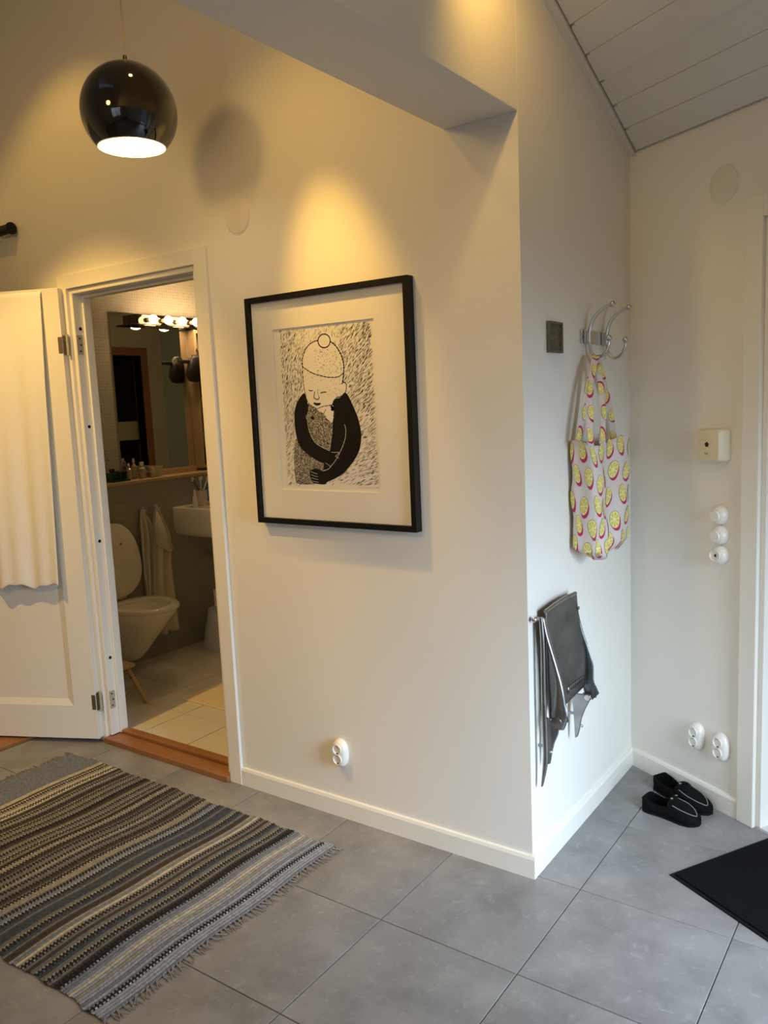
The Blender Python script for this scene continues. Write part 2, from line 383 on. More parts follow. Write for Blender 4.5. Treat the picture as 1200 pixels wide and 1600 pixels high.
# floor: grout bed and single tiles
b = MB(); b.prism([(LX, YB), (RX, YB), (RX, Y_END+.02), (0, .957), (0, .0), (LX, .0)], -.08, -.003)
fl = struct(b.build('floor', GROUT, smooth=False), 'grey tiled hall floor')
def clip(poly, n, c):
    out = []
    for i in range(len(poly)):
        a, d = poly[i], poly[(i+1) % len(poly)]
        fa = n[0]*a[0]+n[1]*a[1]-c; fb = n[0]*d[0]+n[1]*d[1]-c
        if fa <= 0: out.append(a)
        if (fa < 0 < fb) or (fb < 0 < fa):
            t = fa/(fa-fb); out.append((a[0]+(d[0]-a[0])*t, a[1]+(d[1]-a[1])*t))
    return out
TS = .4435; TX0 = .152; TY0 = .012
full = None
rt = random.Random(3)
for i in range(-7, 5):
    for j in range(-10, 3):
        x0 = TX0+i*TS+.0014; x1 = TX0+(i+1)*TS-.0014; y0 = TY0+j*TS+.0014; y1 = TY0+(j+1)*TS-.0014
        poly = [(x0, y0), (x1, y0), (x1, y1), (x0, y1)]
        poly = clip(poly, (-1, 0), -LX); poly = clip(poly, (1, 0), RX); poly = clip(poly, (0, -1), -YB)
        poly = clip(poly, (CN.x, CN.y), CCON)
        if j >= 0: poly = clip(poly, (-1, 0), 0)
        if len(poly) < 3: continue
        cx = sum(p[0] for p in poly)/len(poly); cyy = sum(p[1] for p in poly)/len(poly)
        if max(p[0] for p in poly)-min(p[0] for p in poly) < .02 or max(p[1] for p in poly)-min(p[1] for p in poly) < .02: continue
        isfull = len(poly) == 4 and abs(poly[1][0]-poly[0][0]-TS+.0028) < 1e-4 and abs(poly[2][1]-poly[1][1]-TS+.0028) < 1e-4 and abs(poly[0][0]-x0) < 1e-5
        if isfull and full is not None:
            share('tile', full, fl, (cx, cyy, 0)); continue
        m_ = MB(); m_.prism([(p[0]-cx, p[1]-cyy) for p in poly], -.009, 0, inset=.0012)
        o = m_.build('tile', FTILE, None, smooth=False); o.parent = fl; o.location = (cx, cyy, 0)
        if isfull: full = o.data

# baseboards
def baseboard(name, a, b_, h=.075, th=.012):
    a, b_ = Vector(a), Vector(b_); d = (b_-a).normalized(); n = Vector((d.y, -d.x, 0))
    prof = [(0, 0), (th, 0), (th, h-.012), (th-.004, h-.002), (0, h)]
    q = MB(); rings = [[p + n*u + Vector((0, 0, v)) for (u, v) in prof] for p in (a, b_)]
    q.loft(rings); return struct(q.build(name, TRIM, smooth=False))
baseboard('baseboard_back', (-1.28, 0, 0), (.012, 0, 0))
baseboard('baseboard_middle', (0, .0, 0), (0, .955, 0))
baseboard('baseboard_right', cpt(.006, 0, 0), cpt(.537, 0, 0))

# --------------------------------------------------- bathroom shell
BX0, BX1, BY1, BZ, BH = -3.10, -1.20, 2.87, .03, 2.37
LEDX = -2.942
b = MB(); b.box((BX0-.1, .082, 0), (BX0, BY1+.1, 2.5)); struct(b.build('wall_bathroom_left', MOSAIC, smooth=False), 'mosaic tiled bathroom wall with mirror and shelf ledge')
b = MB(); b.box((BX0, BY1, 0), (BX1+.1, BY1+.1, 2.5)); struct(b.build('wall_bathroom_far', MOSAIC_B, smooth=False))
b = MB()
RDY0, RDY1, RDZ = 1.95, 2.63, 2.03
b.box((BX1, .082, 0), (BX1+.1, RDY0, 2.5)); b.box((BX1, RDY1, 0), (BX1+.1, BY1, 2.5)); b.box((BX1, RDY0, RDZ), (BX1+.1, RDY1, 2.5))
struct(b.build('wall_bathroom_right', mat('bathroom_paint', (.55, .53, .45), .6), smooth=False))
b = MB(); b.box((BX0, .082, BH), (BX1, BY1, BH+.1)); struct(b.build('ceiling_bathroom', CEILP, smooth=False))
b = MB(); b.box((BX0, .082, 0), (LEDX, BY1, 1.108)); struct(b.build('wall_bathroom_ledge', MOSAIC_LOW, smooth=False), 'grey tiled lower wall behind the toilet')
b = MB(); b.box((BX0, .082, 1.108), (LEDX+.006, BY1, 1.126)); struct(b.build('trim_3', PINE, smooth=False, bevel=.002), 'pale wooden ledge along the bathroom wall')
b = MB(); b.box((LEDX, .082, 0), (BX1, BY1, BZ-.0035)); fb = struct(b.build('floor_bathroom', GROUT_B, smooth=False), 'white tiled bathroom floor')
fullb = None
for i in range(-4, 4):
    for j in range(-1, 12):
        x0 = -2.045+i*.305+.0018; x1 = x0+.305-.0046; y0 = .095+j*.267+.0018; y1 = y0+.267-.0046
        poly = [(x0, y0), (x1, y0), (x1, y1), (x0, y1)]
        for n, c in (((-1, 0), -LEDX), ((1, 0), BX1), ((0, -1), -.09), ((0, 1), BY1)): poly = clip(poly, n, c)
        if len(poly) < 3: continue
        if max(p[0] for p in poly)-min(p[0] for p in poly) < .02 or max(p[1] for p in poly)-min(p[1] for p in poly) < .02: continue
        cx = sum(p[0] for p in poly)/len(poly); cyy = sum(p[1] for p in poly)/len(poly)
        m_ = MB(); m_.prism([(p[0]-cx, p[1]-cyy) for p in poly], BZ-.009, BZ, inset=.001)
        o = m_.build('tile', BTILE, None, smooth=False); o.parent = fb; o.location = (cx, cyy, 0)
# wooden-framed side door seen in the mirror and the dark closet behind it
b = MB()
DW = mat('reddish_door_wood', (.34, .16, .06), .45, noise=(14, .8, (.26, .12, .045)))
b.box((BX1-.014, RDY0-.07, BZ), (BX1+.11, RDY0, RDZ+.07)); b.box((BX1-.014, RDY1, BZ), (BX1+.11, RDY1+.07, RDZ+.07)); b.box((BX1-.014, RDY0, RDZ), (BX1+.11, RDY1, RDZ+.07))
struct(b.build('trim_4', DW, smooth=False, bevel=.004), 'reddish wooden frame of the side doorway seen in the mirror')
DKW = mat('dark_closet_wood', (.05, .035, .02), .6, noise=(4, .8, (.035, .025, .015)))
b = MB()
b.box((BX1+.1, RDY0-.25, 0), (-.25, RDY0-.2, 2.5)); b.box((BX1+.1, RDY1+.2, 0), (-.25, RDY1+.25, 2.5)); b.box((-.30, RDY0-.2, 0), (-.25, RDY1+.2, 2.5)); b.box((BX1+.1, RDY0-.2, 2.4), (-.30, RDY1+.2, 2.45)); b.box((BX1+.1, RDY0-.2, -.02), (-.30, RDY1+.2, .03))
struct(b.build('wall_closet', DKW, smooth=False))
sh = thing('closet_shelf', 'pale green-white closet shelf seen in the bathroom mirror', 'shelf', (-.9, RDY1, 1.3))
b = MB(); b.box((-1.02, RDY0-.2, 1.28), (-.99, RDY1+.2, 1.45)); b.build('front_board', mat('pale_shelf', (.48, .50, .34), .5), sh, smooth=False, bevel=.002)
b = MB(); b.box((-.99, RDY0-.2, 1.40), (-.30, RDY1+.2, 1.43)); b.build('shelf_board', mat('pale_shelf', (.48, .50, .34), .5), sh, smooth=False)
for k in range(4):
    b = MB(); yy = RDY0+.05+k*.16
    b.sphere((-.80, yy, 1.43+.055), .075, 12, 8, (1, 1.0, .73)); o = b.build('folded_cloth', mat('dark_cloth', (.03, .028, .028), .9, bump=(20, 1)))
    tag(o, ['dark bundled cloth at the near end of the closet shelf seen in the mirror', 'second dark cloth bundle from the near end of the closet shelf', 'third dark cloth bundle from the near end of the closet shelf', 'dark bundled cloth at the far end of the closet shelf'][k], 'cloth', 'dark cloth bundles on the closet shelf')

# --------------------------------------------------- bathroom door frame (hall side)
CW = .060
b = MB()
b.box((OPL-CW, -.014, 0), (OPL, 0, OPT+CW)); b.box((OPR, -.014, 0), (OPR+CW+.005, 0, OPT+CW)); b.box((OPL, -.014, OPT), (OPR, 0, OPT+CW))
tr = struct(b.build('trim_5', TRIM, smooth=False, bevel=.002), 'white casing round the bathroom doorway')
# frame lining with the rebate
b = MB()
for (x0, x1, xs) in ((OPL, OPL+.022, OPL+.034), (OPR-.022, OPR, OPR-.034)):
    lo, hi = (x0, x1)
    b.box((lo, .0, .03), (hi, .085, OPT))
b.box((OPL+.022, 0, OPT-.022), (OPR-.022, .085, OPT))
b.box((OPL+.022, .045, .03), (OPL+.034, .085, OPT-.022)); b.box((OPR-.034, .045, .03), (OPR-.022, .085, OPT-.022)); b.box((OPL+.034, .045, OPT-.036), (OPR-.034, .085, OPT-.022))
fr = struct(b.build('trim_6', TRIM, smooth=False, bevel=.003), 'white frame lining of the bathroom doorway')
for z in (.22, .40, .95, 1.47, 1.90):
    m_ = MB(); m_.lathe([(.0001, 0), (.0075, 0), (.0075, .0012), (.0001, .0012)], (OPL+.022, .028, z), 12, 'x'); m_.build('screw_hole', BLACK, fr)
b = MB(); b.prism([(OPL, -.03), (OPR+.0, -.03), (OPR+.0, .09), (OPL, .09)], 0, .026)
si = b.build('trim_7', OAK, smooth=False, bevel=.004); struct(si, 'oak threshold of the bathroom doorway')
b = MB(); b.box((OPL+.034, .046, .0262), (OPR-.034, .088, .044)); b.build('sill_lip', OAK, si, smooth=False, bevel=.004)

# door leaf, swung right back
HP = Vector((OPL-.012, -.045, 0)); LD = Vector((-.907, -.421, 0)).normalized(); LN = Vector((LD.y*-1, LD.x, 0))
if LN.dot(EYE-HP) < 0: LN = -LN
ML = Matrix(((LD.x, LN.x, 0, HP.x), (LD.y, LN.y, 0, HP.y), (0, 0, 1, 0), (0, 0, 0, 1)))    # local: s along leaf, d towards the room, z
def leaf(s_, d, z): return HP + LD*s_ + LN*d + Vector((0, 0, z))
DWID, DZ0, DZ1, DTK = .80, .022, 2.075, .038
door = struct(thing('door_1', 'white panelled bathroom door standing wide open', None, HP))
b = MB(); stile = .115
b.box((0, -DTK, DZ0), (stile, 0, DZ1), ML); b.build('stile', TRIM, door, smooth=False, bevel=.002)
b = MB(); b.box((DWID-stile, -DTK, DZ0), (DWID, 0, DZ1), ML); b.build('stile', TRIM, door, smooth=False, bevel=.002)
rails = [(DZ0, DZ0+.16), (1.0, 1.12), (DZ1-.115, DZ1)]
rails = [(DZ0, DZ0+.16), (DZ1-.115, DZ1)]
for z0, z1 in rails:
    b = MB(); b.box((stile, -DTK, z0), (DWID-stile, 0, z1), ML); b.build('rail', TRIM, door, smooth=False, bevel=.001)
z0, z1 = rails[0][1], rails[-1][0]; s0, s1 = stile, DWID-stile
b = MB(); b.box((s0, -DTK+.004, z0), (s1, -.012, z1), ML); b.build('panel', TRIM, door, smooth=False)
b = MB()                                         # bevelled moulding round the panel
for (q0, q1, r0, r1) in (((s0, z0), (s1, z0), (s0+.03, z0+.03), (s1-.03, z0+.03)), ((s1, z1), (s0, z1), (s1-.03, z1-.03), (s0+.03, z1-.03)),
                         ((s0, z1), (s0, z0), (s0+.03, z1-.03), (s0+.03, z0+.03)), ((s1, z0), (s1, z1), (s1-.03, z0+.03), (s1-.03, z1-.03))):
    vs = [leaf(q0[0], -.0005, q0[1]), leaf(q1[0], -.0005, q1[1]), leaf(r1[0], -.0115, r1[1]), leaf(r0[0], -.0115, r0[1]), leaf(q0[0], -.012, q0[1]), leaf(q1[0], -.012, q1[1])]
    b.add(vs, [(0, 1, 2, 3), (0, 4, 5, 1), (4, 3, 2, 5), (0, 3, 4), (1, 5, 2)])
b.build('moulding', TRIM, door, smooth=False)
for z in (.20, 1.83):                             # hinges
    hg = MB()
    hg.tube([Vector((OPL-.002, -.026, z-.045)), Vector((OPL-.002, -.026, z-.016))], .0065, 10); hg.tube([Vector((OPL-.002, -.026, z-.015)), Vector((OPL-.002, -.026, z+.015))], .0065, 10); hg.tube([Vector((OPL-.002, -.026, z+.016)), Vector((OPL-.002, -.026, z+.045))], .0065, 10)
    h = hg.build('hinge', mat('painted_hinge', (.5, .47, .38), .4, .3), door)
    m_ = MB(); m_.box((-.002, -.03, z-.042), (.0, -.004, z+.042), ML); m_.box((.001, 0, z-.035), (.020, .0015, z+.035), ML); m_.build('hinge_plate', HINGE_M, h, smooth=False)
    m_ = MB(); m_.box((OPL+.0222, .004, z-.042), (OPL+.0235, .034, z+.042)); m_.build('hinge_plate', mat('painted_hinge', (.5, .47, .38), .4, .3), h, smooth=False)
    m_ = MB()
    for dz in (-.028, 0, .028): m_.lathe([(.0001, 0), (.004, 0), (.004, .001), (.0001, .001)], (OPL+.0236, .018+(.006 if dz == 0 else 0), z+dz), 8, 'x')
    m_.build('screws', BLACK, h)

# towel hung over the door
def leaf_from_px(px, py, d):
    n = LN; p = at_plane(px, py, n, n.dot(HP + LN*d)); v = p-HP; return v.dot(LD), p.z
sT, zT = leaf_from_px(62, 454, .012); sB, zB = leaf_from_px(97, 915, .02); 
s_far = .74
def towel(u, v):
    # v: 0 = back hem, over the top, 1 = front hem
    Lb, Lf = .55, DZ1+.008-zB; tot = Lb+Lf; q = v*tot
    sN = sT + (sB-sT)*max(0, (q-Lb)/Lf)
    s_ = sN + (s_far-sN)*u
    fold = .010*math.sin(u*17+v*1.3)+.006*math.sin(u*41+2)+.004*math.sin(u*9+v*6)
    if q < Lb: return leaf(s_, -DTK-.010-abs(fold)*.4, DZ1+.006-(Lb-q))
    k = (q-Lb)/Lf
    hem = .010*math.sin(u*23)+.006*math.sin(u*50) if k > .97 else 0
    return leaf(s_, .009 + (fold+.012)*min(1, k*3)*(.35+.65*k) + .012*k, DZ1+.006-k*Lf + hem)
b = MB(); b.grid(towel, 60, 70)
o = b.build('towel', COTTON, subdiv=1, solid=.003); tag(o, 'long white cotton towel hung over the top of the open bathroom door', 'towel')

b = MB(); b.box((DT0+.001, .0, -.05), (DT1-.001, .16, .008), MC); struct(b.build('trim_10', mat('door_grey_white', (.66, .66, .66), .35), smooth=False), 'sill under the entry door')
# door in the angled right wall (only its casing and a strip of the leaf show)
b = MB()
b.box((DT0-.068, -.016, 0), (DT0, 0, DZ+.068), MC); b.box((DT1, -.016, 0), (DT1+.068, 0, DZ+.068), MC); b.box((DT0, -.016, DZ), (DT1, 0, DZ+.068), MC)
struct(b.build('trim_8', TRIM, smooth=False, bevel=.003), 'white casing of the entry door at the right edge')
b = MB(); b.box((DT0, .0, 0), (DT0+.02, .12, DZ), MC); b.box((DT1-.02, .0, 0), (DT1, .12, DZ), MC); b.box((DT0+.02, .0, DZ-.02), (DT1-.02, .12, DZ), MC); b.box((DT0+.02, .05, 0), (DT0+.035, .12, DZ-.02), MC)
struct(b.build('trim_9', TRIM, smooth=False, bevel=.002))
b = MB(); b.box((DT0+.02, .075, .01), (DT1-.02, .118, DZ-.02), MC)
d2 = struct(b.build('door_2', mat('door_grey_white', (.66, .66, .66), .35), smooth=False), 'white entry door at the right edge')
b = MB(); b.box((DT0+.16, .066, .9), (DT1-.16, .075, 1.9), MC); b.box((DT0+.16, .066, .15), (DT1-.16, .075, .75), MC); b.build('panel', mat('door_grey_white', (.66, .66, .66), .35), d2, smooth=False, bevel=.003)

# ================================================================== THINGS IN THE HALL
# pendant lamp
PC = at(202, 176, 'y', -.46); PR = .1465
pend = thing('pendant_lamp', 'glossy black globe pendant lamp, lit, hanging at upper left', 'lamp', (PC.x, PC.y, PC.z-PR))
b = MB(); prof = []
A1 = math.acos(-.70)
for k in range(25):
    a = .06 + (A1-.06)*k/24; prof.append((PR*math.sin(a), PR*math.cos(a)))
rings = []
for r, h in prof: rings.append([Vector((PC.x+r*math.cos(2*math.pi*i/56), PC.y+r*math.sin(2*math.pi*i/56), PC.z+h)) for i in range(56)])
b.loft(rings, cap=False)
b.build('shade', BLACK_GLOSS, pend, auto=60)
b = MB(); rings = []
for r, h in prof[::-1]:
    q = (PR-.004)/PR; rings.append([Vector((PC.x+q*r*math.cos(2*math.pi*i/56), PC.y+q*r*math.sin(2*math.pi*i/56), PC.z+h*q)) for i in range(56)])
b.loft(rings, cap=False); b.build('shade_lining', mat('white_lining', (.92, .88, .8), .6), pend, auto=60)
b = MB(); r0 = prof[-1][0]; h0 = prof[-1][1]
b.loft([[Vector((PC.x+r*math.cos(2*math.pi*i/56), PC.y+r*math.sin(2*math.pi*i/56), PC.z+h)) for i in range(56)] for r, h in ((r0, h0), (r0+.0005, h0-.002), (r0*.979, h0-.002), (r0*.979, h0+.001))], cap=False)
b.build('rim', mat('white_lining', (.92, .88, .8), .6), pend)
b = MB(); b.lathe([(.004, .022), (.006, .018), (.007, .008), (.014, .003), (.016, -.004)], (PC.x, PC.y, PC.z+PR), 16); b.build('cord_grip', mat('cord_grip_black', (.02, .018, .015), .4), pend)
b = MB(); b.tube([(PC.x, PC.y, PC.z+PR+.04), (PC.x, PC.y, 4.0)], .0022, 8); b.build('cord', mat('grey_cord', (.35, .30, .24), .6), pend)
BULB = mat('lit_bulb', (1, .85, .6), .4, emit=34, emit_col=(1, .80, .52))
b = MB(); b.sphere((PC.x, PC.y, PC.z-.040), .045, 20, 12); b.build('bulb', BULB, pend)
b = MB(); b.lathe([(.02, .13), (.022, .02)], (PC.x, PC.y, PC.z), 16); b.build('socket', WHITE_IN, pend)

# curtain rod over the passage
rodp = at(16, 357, 'y', -.035)
rod = thing('curtain_rod', 'end of a black curtain rod at the upper left edge', 'curtain rod', rodp)
b = MB(); b.tube([rodp + Vector((-.0, 0, 0)), rodp + Vector((-.30, -.0, 0)), rodp+Vector((-.95, 0, 0))], .022, 14); b.build('rod', BLACK, rod)
b = MB(); b.tube([rodp+Vector((-.004, 0, 0)), rodp+Vector((.004, 0, 0)), rodp+Vector((.010, 0, 0)), rodp+Vector((.014, 0, 0))], [.024, .027, .027, .018], 16); b.build('finial', BLACK, rod)
b = MB(); b.tube([rodp+Vector((-.25, 0, 0)), rodp+Vector((-.25, .035, 0))], .010, 10); b.build('bracket', BLACK, rod)

# framed print ------------------------------------------------------------
FY = -.034
fx0, fx1, fz0, fz1 = -1.128, -.402, 1.089, 1.913
c4 = [at(378, 467, 'y', FY), at(634, 430, 'y', FY), at(653, 832, 'y', FY), at(406, 817, 'y', FY)]
fx0 = (c4[0].x+c4[3].x)/2; fx1 = (c4[1].x+c4[2].x)/2; fz1 = (c4[0].z+c4[1].z)/2; fz0 = (c4[2].z+c4[3].z)/2
pic = thing('framed_print', 'large black-framed black and white print of a child in a bobble hat hugging a bear', 'picture', ((fx0+fx1)/2, -.02, fz0))
fw = .020
for (a0, a1, z0, z1) in ((fx0, fx0+fw, fz0, fz1), (fx1-fw, fx1, fz0, fz1), (fx0+fw, fx1-fw, fz0, fz0+fw), (fx0+fw, fx1-fw, fz1-fw, fz1)):
    b = MB(); b.box((a0, FY, z0), (a1, -.001, z1)); b.build('frame_bar', BLACK, pic, smooth=False, bevel=.001)
b = MB(); b.box((fx0+fw, -.008, fz0+fw), (fx1-fw, -.002, fz1-fw)); b.build('backing', BLACK, pic, smooth=False)
PY = -.0165                                         # sheet of paper
def pp(x, y): return at(440+x/5.7143, 500+y/5.7143, 'y', PY)
PAPER = mat('print_paper', (.80, .78, .72), .8); MATB = mat('mat_board', (.82, .80, .75), .8)
b = MB(); b.box((fx0+fw, PY, fz0+fw), (fx1-fw, -.0082, fz1-fw)); b.build('paper', PAPER, pic, smooth=False)
def p3(x, y, Y=PY): return at(370+x/3.6364, 420+y/3.6364, 'y', Y)
MY0 = PY-.0035
q = [p3(195, 345, MY0), p3(768, 285, MY0), p3(825, 1272, MY0), p3(262, 1255, MY0)]
mx0 = (q[0].x+q[3].x)/2; mx1 = (q[1].x+q[2].x)/2; mz1 = (q[0].z+q[1].z)/2; mz0 = (q[2].z+q[3].z)/2
b = MB(); b.box((fx0+fw, MY0, fz0+fw), (mx0, PY-.0001, fz1-fw)); b.box((mx1, MY0, fz0+fw), (fx1-fw, PY-.0001, fz1-fw)); b.box((mx0, MY0, fz0+fw), (mx1, PY-.0001, mz0)); b.box((mx0, MY0, mz1), (mx1, PY-.0001, fz1-fw))
b.build('mat_board', MATB, pic, smooth=False)
b = MB(); b.box((fx0+fw, -.0275, fz0+fw), (fx1-fw, -.0255, fz1-fw)); b.build('glass', GLASS, pic, smooth=False)
INK = mat('black_ink', (.008, .007, .006), .8, spec=.1)
def ink_poly(pts, dy, name, mt):
    P = [pp(x, y) for x, y in pts]; P = [Vector((p.x, PY-dy, p.z)) for p in P]
    from mathutils.geometry import tessellate_polygon
    tri = tessellate_polygon([P]); m_ = MB(); m_.add(P, [tuple(t) for t in tri]); return m_
def closed(pts, n=5):
    P = [Vector((x, y, 0)) for x, y in pts]; out = []; N_ = len(P)
    for i in range(N_):
        a, b_, c, d = P[i-1], P[i], P[(i+1) % N_], P[(i+2) % N_]
        for k in range(n):
            t = k/n; v = .5*((2*b_)+(c-a)*t+(2*a-5*b_+4*c-d)*t*t+(3*b_-a-3*c+d)*t**3); out.append((v.x, v.y))
    return out
BODY = closed([(455, 745), (475, 705), (520, 694), (575, 650), (640, 770), (690, 900), (712, 1040), (692, 1170), (640, 1265), (560, 1360), (480, 1415), (405, 1448), (395, 1466), (340, 1466), (280, 1450), (256, 1400), (254, 1350), (310, 1325), (372, 1345), (378, 1290), (430, 1165), (442, 1080), (452, 990), (456, 915), (470, 840), (468, 790)], 4)
ARM = closed([(205, 655), (155, 705), (122, 790), (115, 890), (125, 1000), (150, 1100), (190, 1160), (250, 1210), (320, 1255), (400, 1292), (450, 1318), (490, 1270), (515, 1232), (490, 1200), (440, 1172), (345, 1130), (290, 1085), (255, 1020), (236, 940), (228, 860), (240, 800), (232, 740)], 4)
BEAR1 = closed([(232, 748), (270, 765), (310, 795), (350, 830), (390, 865), (425, 905), (456, 915), (452, 1000), (440, 1080), (430, 1165), (345, 1130), (290, 1085), (255, 1020), (236, 940), (232, 860), (245, 800)], 3)
BEAR2 = closed([(128, 1060), (150, 1100), (190, 1160), (250, 1210), (320, 1255), (385, 1290), (374, 1345), (310, 1325), (258, 1350), (262, 1420), (300, 1462), (145, 1462), (120, 1390), (112, 1300), (112, 1180)], 3)
def bear_mat():
    M = bpy.data.materials.new('speckled_ink'); M.use_nodes = True; nt = M.node_tree; b = nt.nodes['Principled BSDF']
    tc = nt.nodes.new('ShaderNodeTexCoord'); n = nt.nodes.new('ShaderNodeTexNoise'); n.inputs['Scale'].default_value = 430; n.inputs['Detail'].default_value = 2
    r = nt.nodes.new('ShaderNodeValToRGB'); r.color_ramp.elements[0].position = .50; r.color_ramp.elements[1].position = .56
    r.color_ramp.elements[0].color = (.014, .012, .010, 1); r.color_ramp.elements[1].color = (.62, .58, .48, 1)
    nt.links.new(tc.outputs['Object'], n.inputs['Vector']); nt.links.new(n.outputs['Fac'], r.inputs['Fac']); nt.links.new(r.outputs['Color'], b.inputs['Base Color']); b.inputs['Roughness'].default_value = .8
    return M
ink_poly(BODY, .0003, '', INK).build('printed_figure', INK, pic, smooth=False, fix=False)
ink_poly(ARM, .0004, '', INK).build('printed_arm', INK, pic, smooth=False, fix=False)
BM_ = bear_mat()
ink_poly(BEAR1, .0002, '', BM_).build('printed_bear', BM_, pic, smooth=False, fix=False)
ink_poly(BEAR2, .0002, '', BM_).build('printed_bear', BM_, pic, smooth=False, fix=False)
HAND = closed([(318, 795), (360, 775), (430, 765), (455, 785), (468, 820), (462, 860), (455, 912), (440, 915), (430, 900), (405, 885), (395, 850), (372, 835), (350, 820)], 4)
ink_poly(HAND, .0006, '', PAPER).build('printed_hand', PAPER, pic, smooth=False, fix=False)
def stroke(m_, pts, w0, dy, closed_=False):
    L_ = smooth_line([(x, y, 0) for x, y in pts], 8)
    P = [pp(v.x, v.y) for v in L_]; n = len(P)
    for i in range(n-1):
        a, c = P[i], P[i+1]; d = Vector((c.x-a.x, 0, c.z-a.z))
        if d.length < 1e-6: continue
        d.normalize(); nn = Vector((-d.z, 0, d.x)); e = d*w0*.2
        wa = w0*(.75+.35*math.sin(i*1.7))
        m_.add([Vector((a.x, PY-dy, a.z))-nn*wa/2-e, Vector((c.x, PY-dy, c.z))-nn*wa/2+e, Vector((c.x, PY-dy, c.z))+nn*wa/2+e, Vector((a.x, PY-dy, a.z))+nn*wa/2-e], [(0, 1, 2, 3)])
m_ = MB()
stroke(m_, [(187, 420), (184, 370), (192, 320), (212, 265), (245, 220), (285, 193), (325, 182)], 0.00319, .0005)
stroke(m_, [(432, 190), (475, 222), (510, 270), (538, 325), (553, 385), (556, 440), (552, 500), (545, 562)], 0.00464, .0005)
stroke(m_, [(380+55*math.cos(a/12*6.283), 186+61*math.sin(a/12*6.283)) for a in range(13)], 0.00406, .0005)
stroke(m_, [(187, 415), (230, 448), (290, 480), (360, 500), (430, 512), (500, 508), (530, 492), (553, 468)], 0.00319, .0005)
stroke(m_, [(187, 415), (190, 500), (198, 580), (210, 660), (235, 730), (270, 768), (318, 792)], 0.00232, .0005)
stroke(m_, [(318, 795), (370, 773), (430, 763), (458, 748), (480, 715), (492, 690)], 0.00232, .0005)
stroke(m_, [(535, 572), (552, 556), (570, 562), (579, 590), (573, 635), (550, 668), (520, 686), (490, 690)], 0.00290, .0005)
stroke(m_, [(244, 624), (258, 632), (278, 629)], 0.00319, .0005); stroke(m_, [(350, 652), (368, 645), (398, 643)], 0.00348, .0005)
stroke(m_, [(296, 640), (292, 670), (288, 692), (300, 700), (320, 710), (333, 700), (336, 690)], 0.00290, .0005); stroke(m_, [(322, 620), (326, 660), (334, 690)], 0.00174, .0005)
stroke(m_, [(290, 742), (318, 756), (346, 746)], 0.00652, .0005); stroke(m_, [(290, 742), (318, 744), (346, 745)], 0.00319, .0005)
stroke(m_, [(318, 795), (360, 775), (430, 764), (460, 780), (468, 820), (462, 862)], 0.00261, .0007); stroke(m_, [(350, 820), (372, 838), (388, 812), (395, 800)], 0.00261, .0007)
stroke(m_, [(444, 772), (458, 785), (458, 800), (446, 795)], 0.00870, .0007); stroke(m_, [(375, 838), (400, 880), (430, 905)], 0.00203, .0007)
m_.build('printed_outline', INK, pic, smooth=False, fix=False)
m_ = MB()
stroke(m_, [(563, 932), (575, 985), (568, 1060), (545, 1130), (510, 1205), (475, 1265), (450, 1295), (420, 1330), (370, 1348)], 0.00232, .0008)
stroke(m_, [(445, 1180), (480, 1182), (513, 1181), (500, 1200), (483, 1215), (500, 1225), (514, 1238)], 0.00174, .0008)
stroke(m_, [(395, 1275), (420, 1295), (442, 1312)], 0.00174, .0008)
for k in range(4): stroke(m_, [(262+k*5, 1352+k*28), (290+k*4, 1366+k*26), (322+k*3, 1374+k*25)], 0.00174, .0008)
stroke(m_, [(258+38*math.cos(a/12*6.283), 866+26*math.sin(a/12*6.283)) for a in range(13)], 0.00290, .0008)
stroke(m_, [(262+20*math.cos(a/12*6.283), 872+14*math.sin(a/12*6.283)) for a in range(13)], 0.00174, .0008)
stroke(m_, [(228, 880), (240, 960), (262, 1030), (300, 1090), (350, 1130), (430, 1168)], 0.00130, .0008)
stroke(m_, [(455, 925), (452, 1000), (442, 1080), (432, 1160)], 0.00130, .0008)
m_.build('printed_white_lines', PAPER, pic, smooth=False, fix=False)
m_ = MB(); stroke(m_, [(270, 868), (280, 878), (285, 870)], .0085, .0009); m_.build('printed_bear_ear', INK, pic, smooth=False, fix=False)
def inside(poly, x, y):
    r = False; j = len(poly)-1
    for i in range(len(poly)):
        xi, yi = poly[i]; xj, yj = poly[j]
        if (yi > y) != (yj > y) and x < (xj-xi)*(y-yi)/(yj-yi)+xi: r = not r
        j = i
    return r
HEAD = [(187, 415), (190, 330), (240, 220), (325, 180), (345, 130), (420, 130), (432, 190), (500, 240), (550, 380), (553, 560), (580, 590), (560, 670), (490, 700), (455, 750), (320, 795), (240, 735), (200, 600)]
HAT = [(195, 410), (200, 320), (260, 225), (380, 200), (490, 250), (545, 380), (545, 465), (430, 500), (300, 475)]
rr = random.Random(11); m_ = MB(); n_s = 0
quad = [(-20, 95), (790, 15), (865, 1475), (62, 1475)]     # the printed field, in crop units
def field(u, v):
    x = (1-v)*((1-u)*quad[0][0]+u*quad[1][0]) + v*((1-u)*quad[3][0]+u*quad[2][0]); y = (1-v)*((1-u)*quad[0][1]+u*quad[1][1]) + v*((1-u)*quad[3][1]+u*quad[2][1]); return x, y
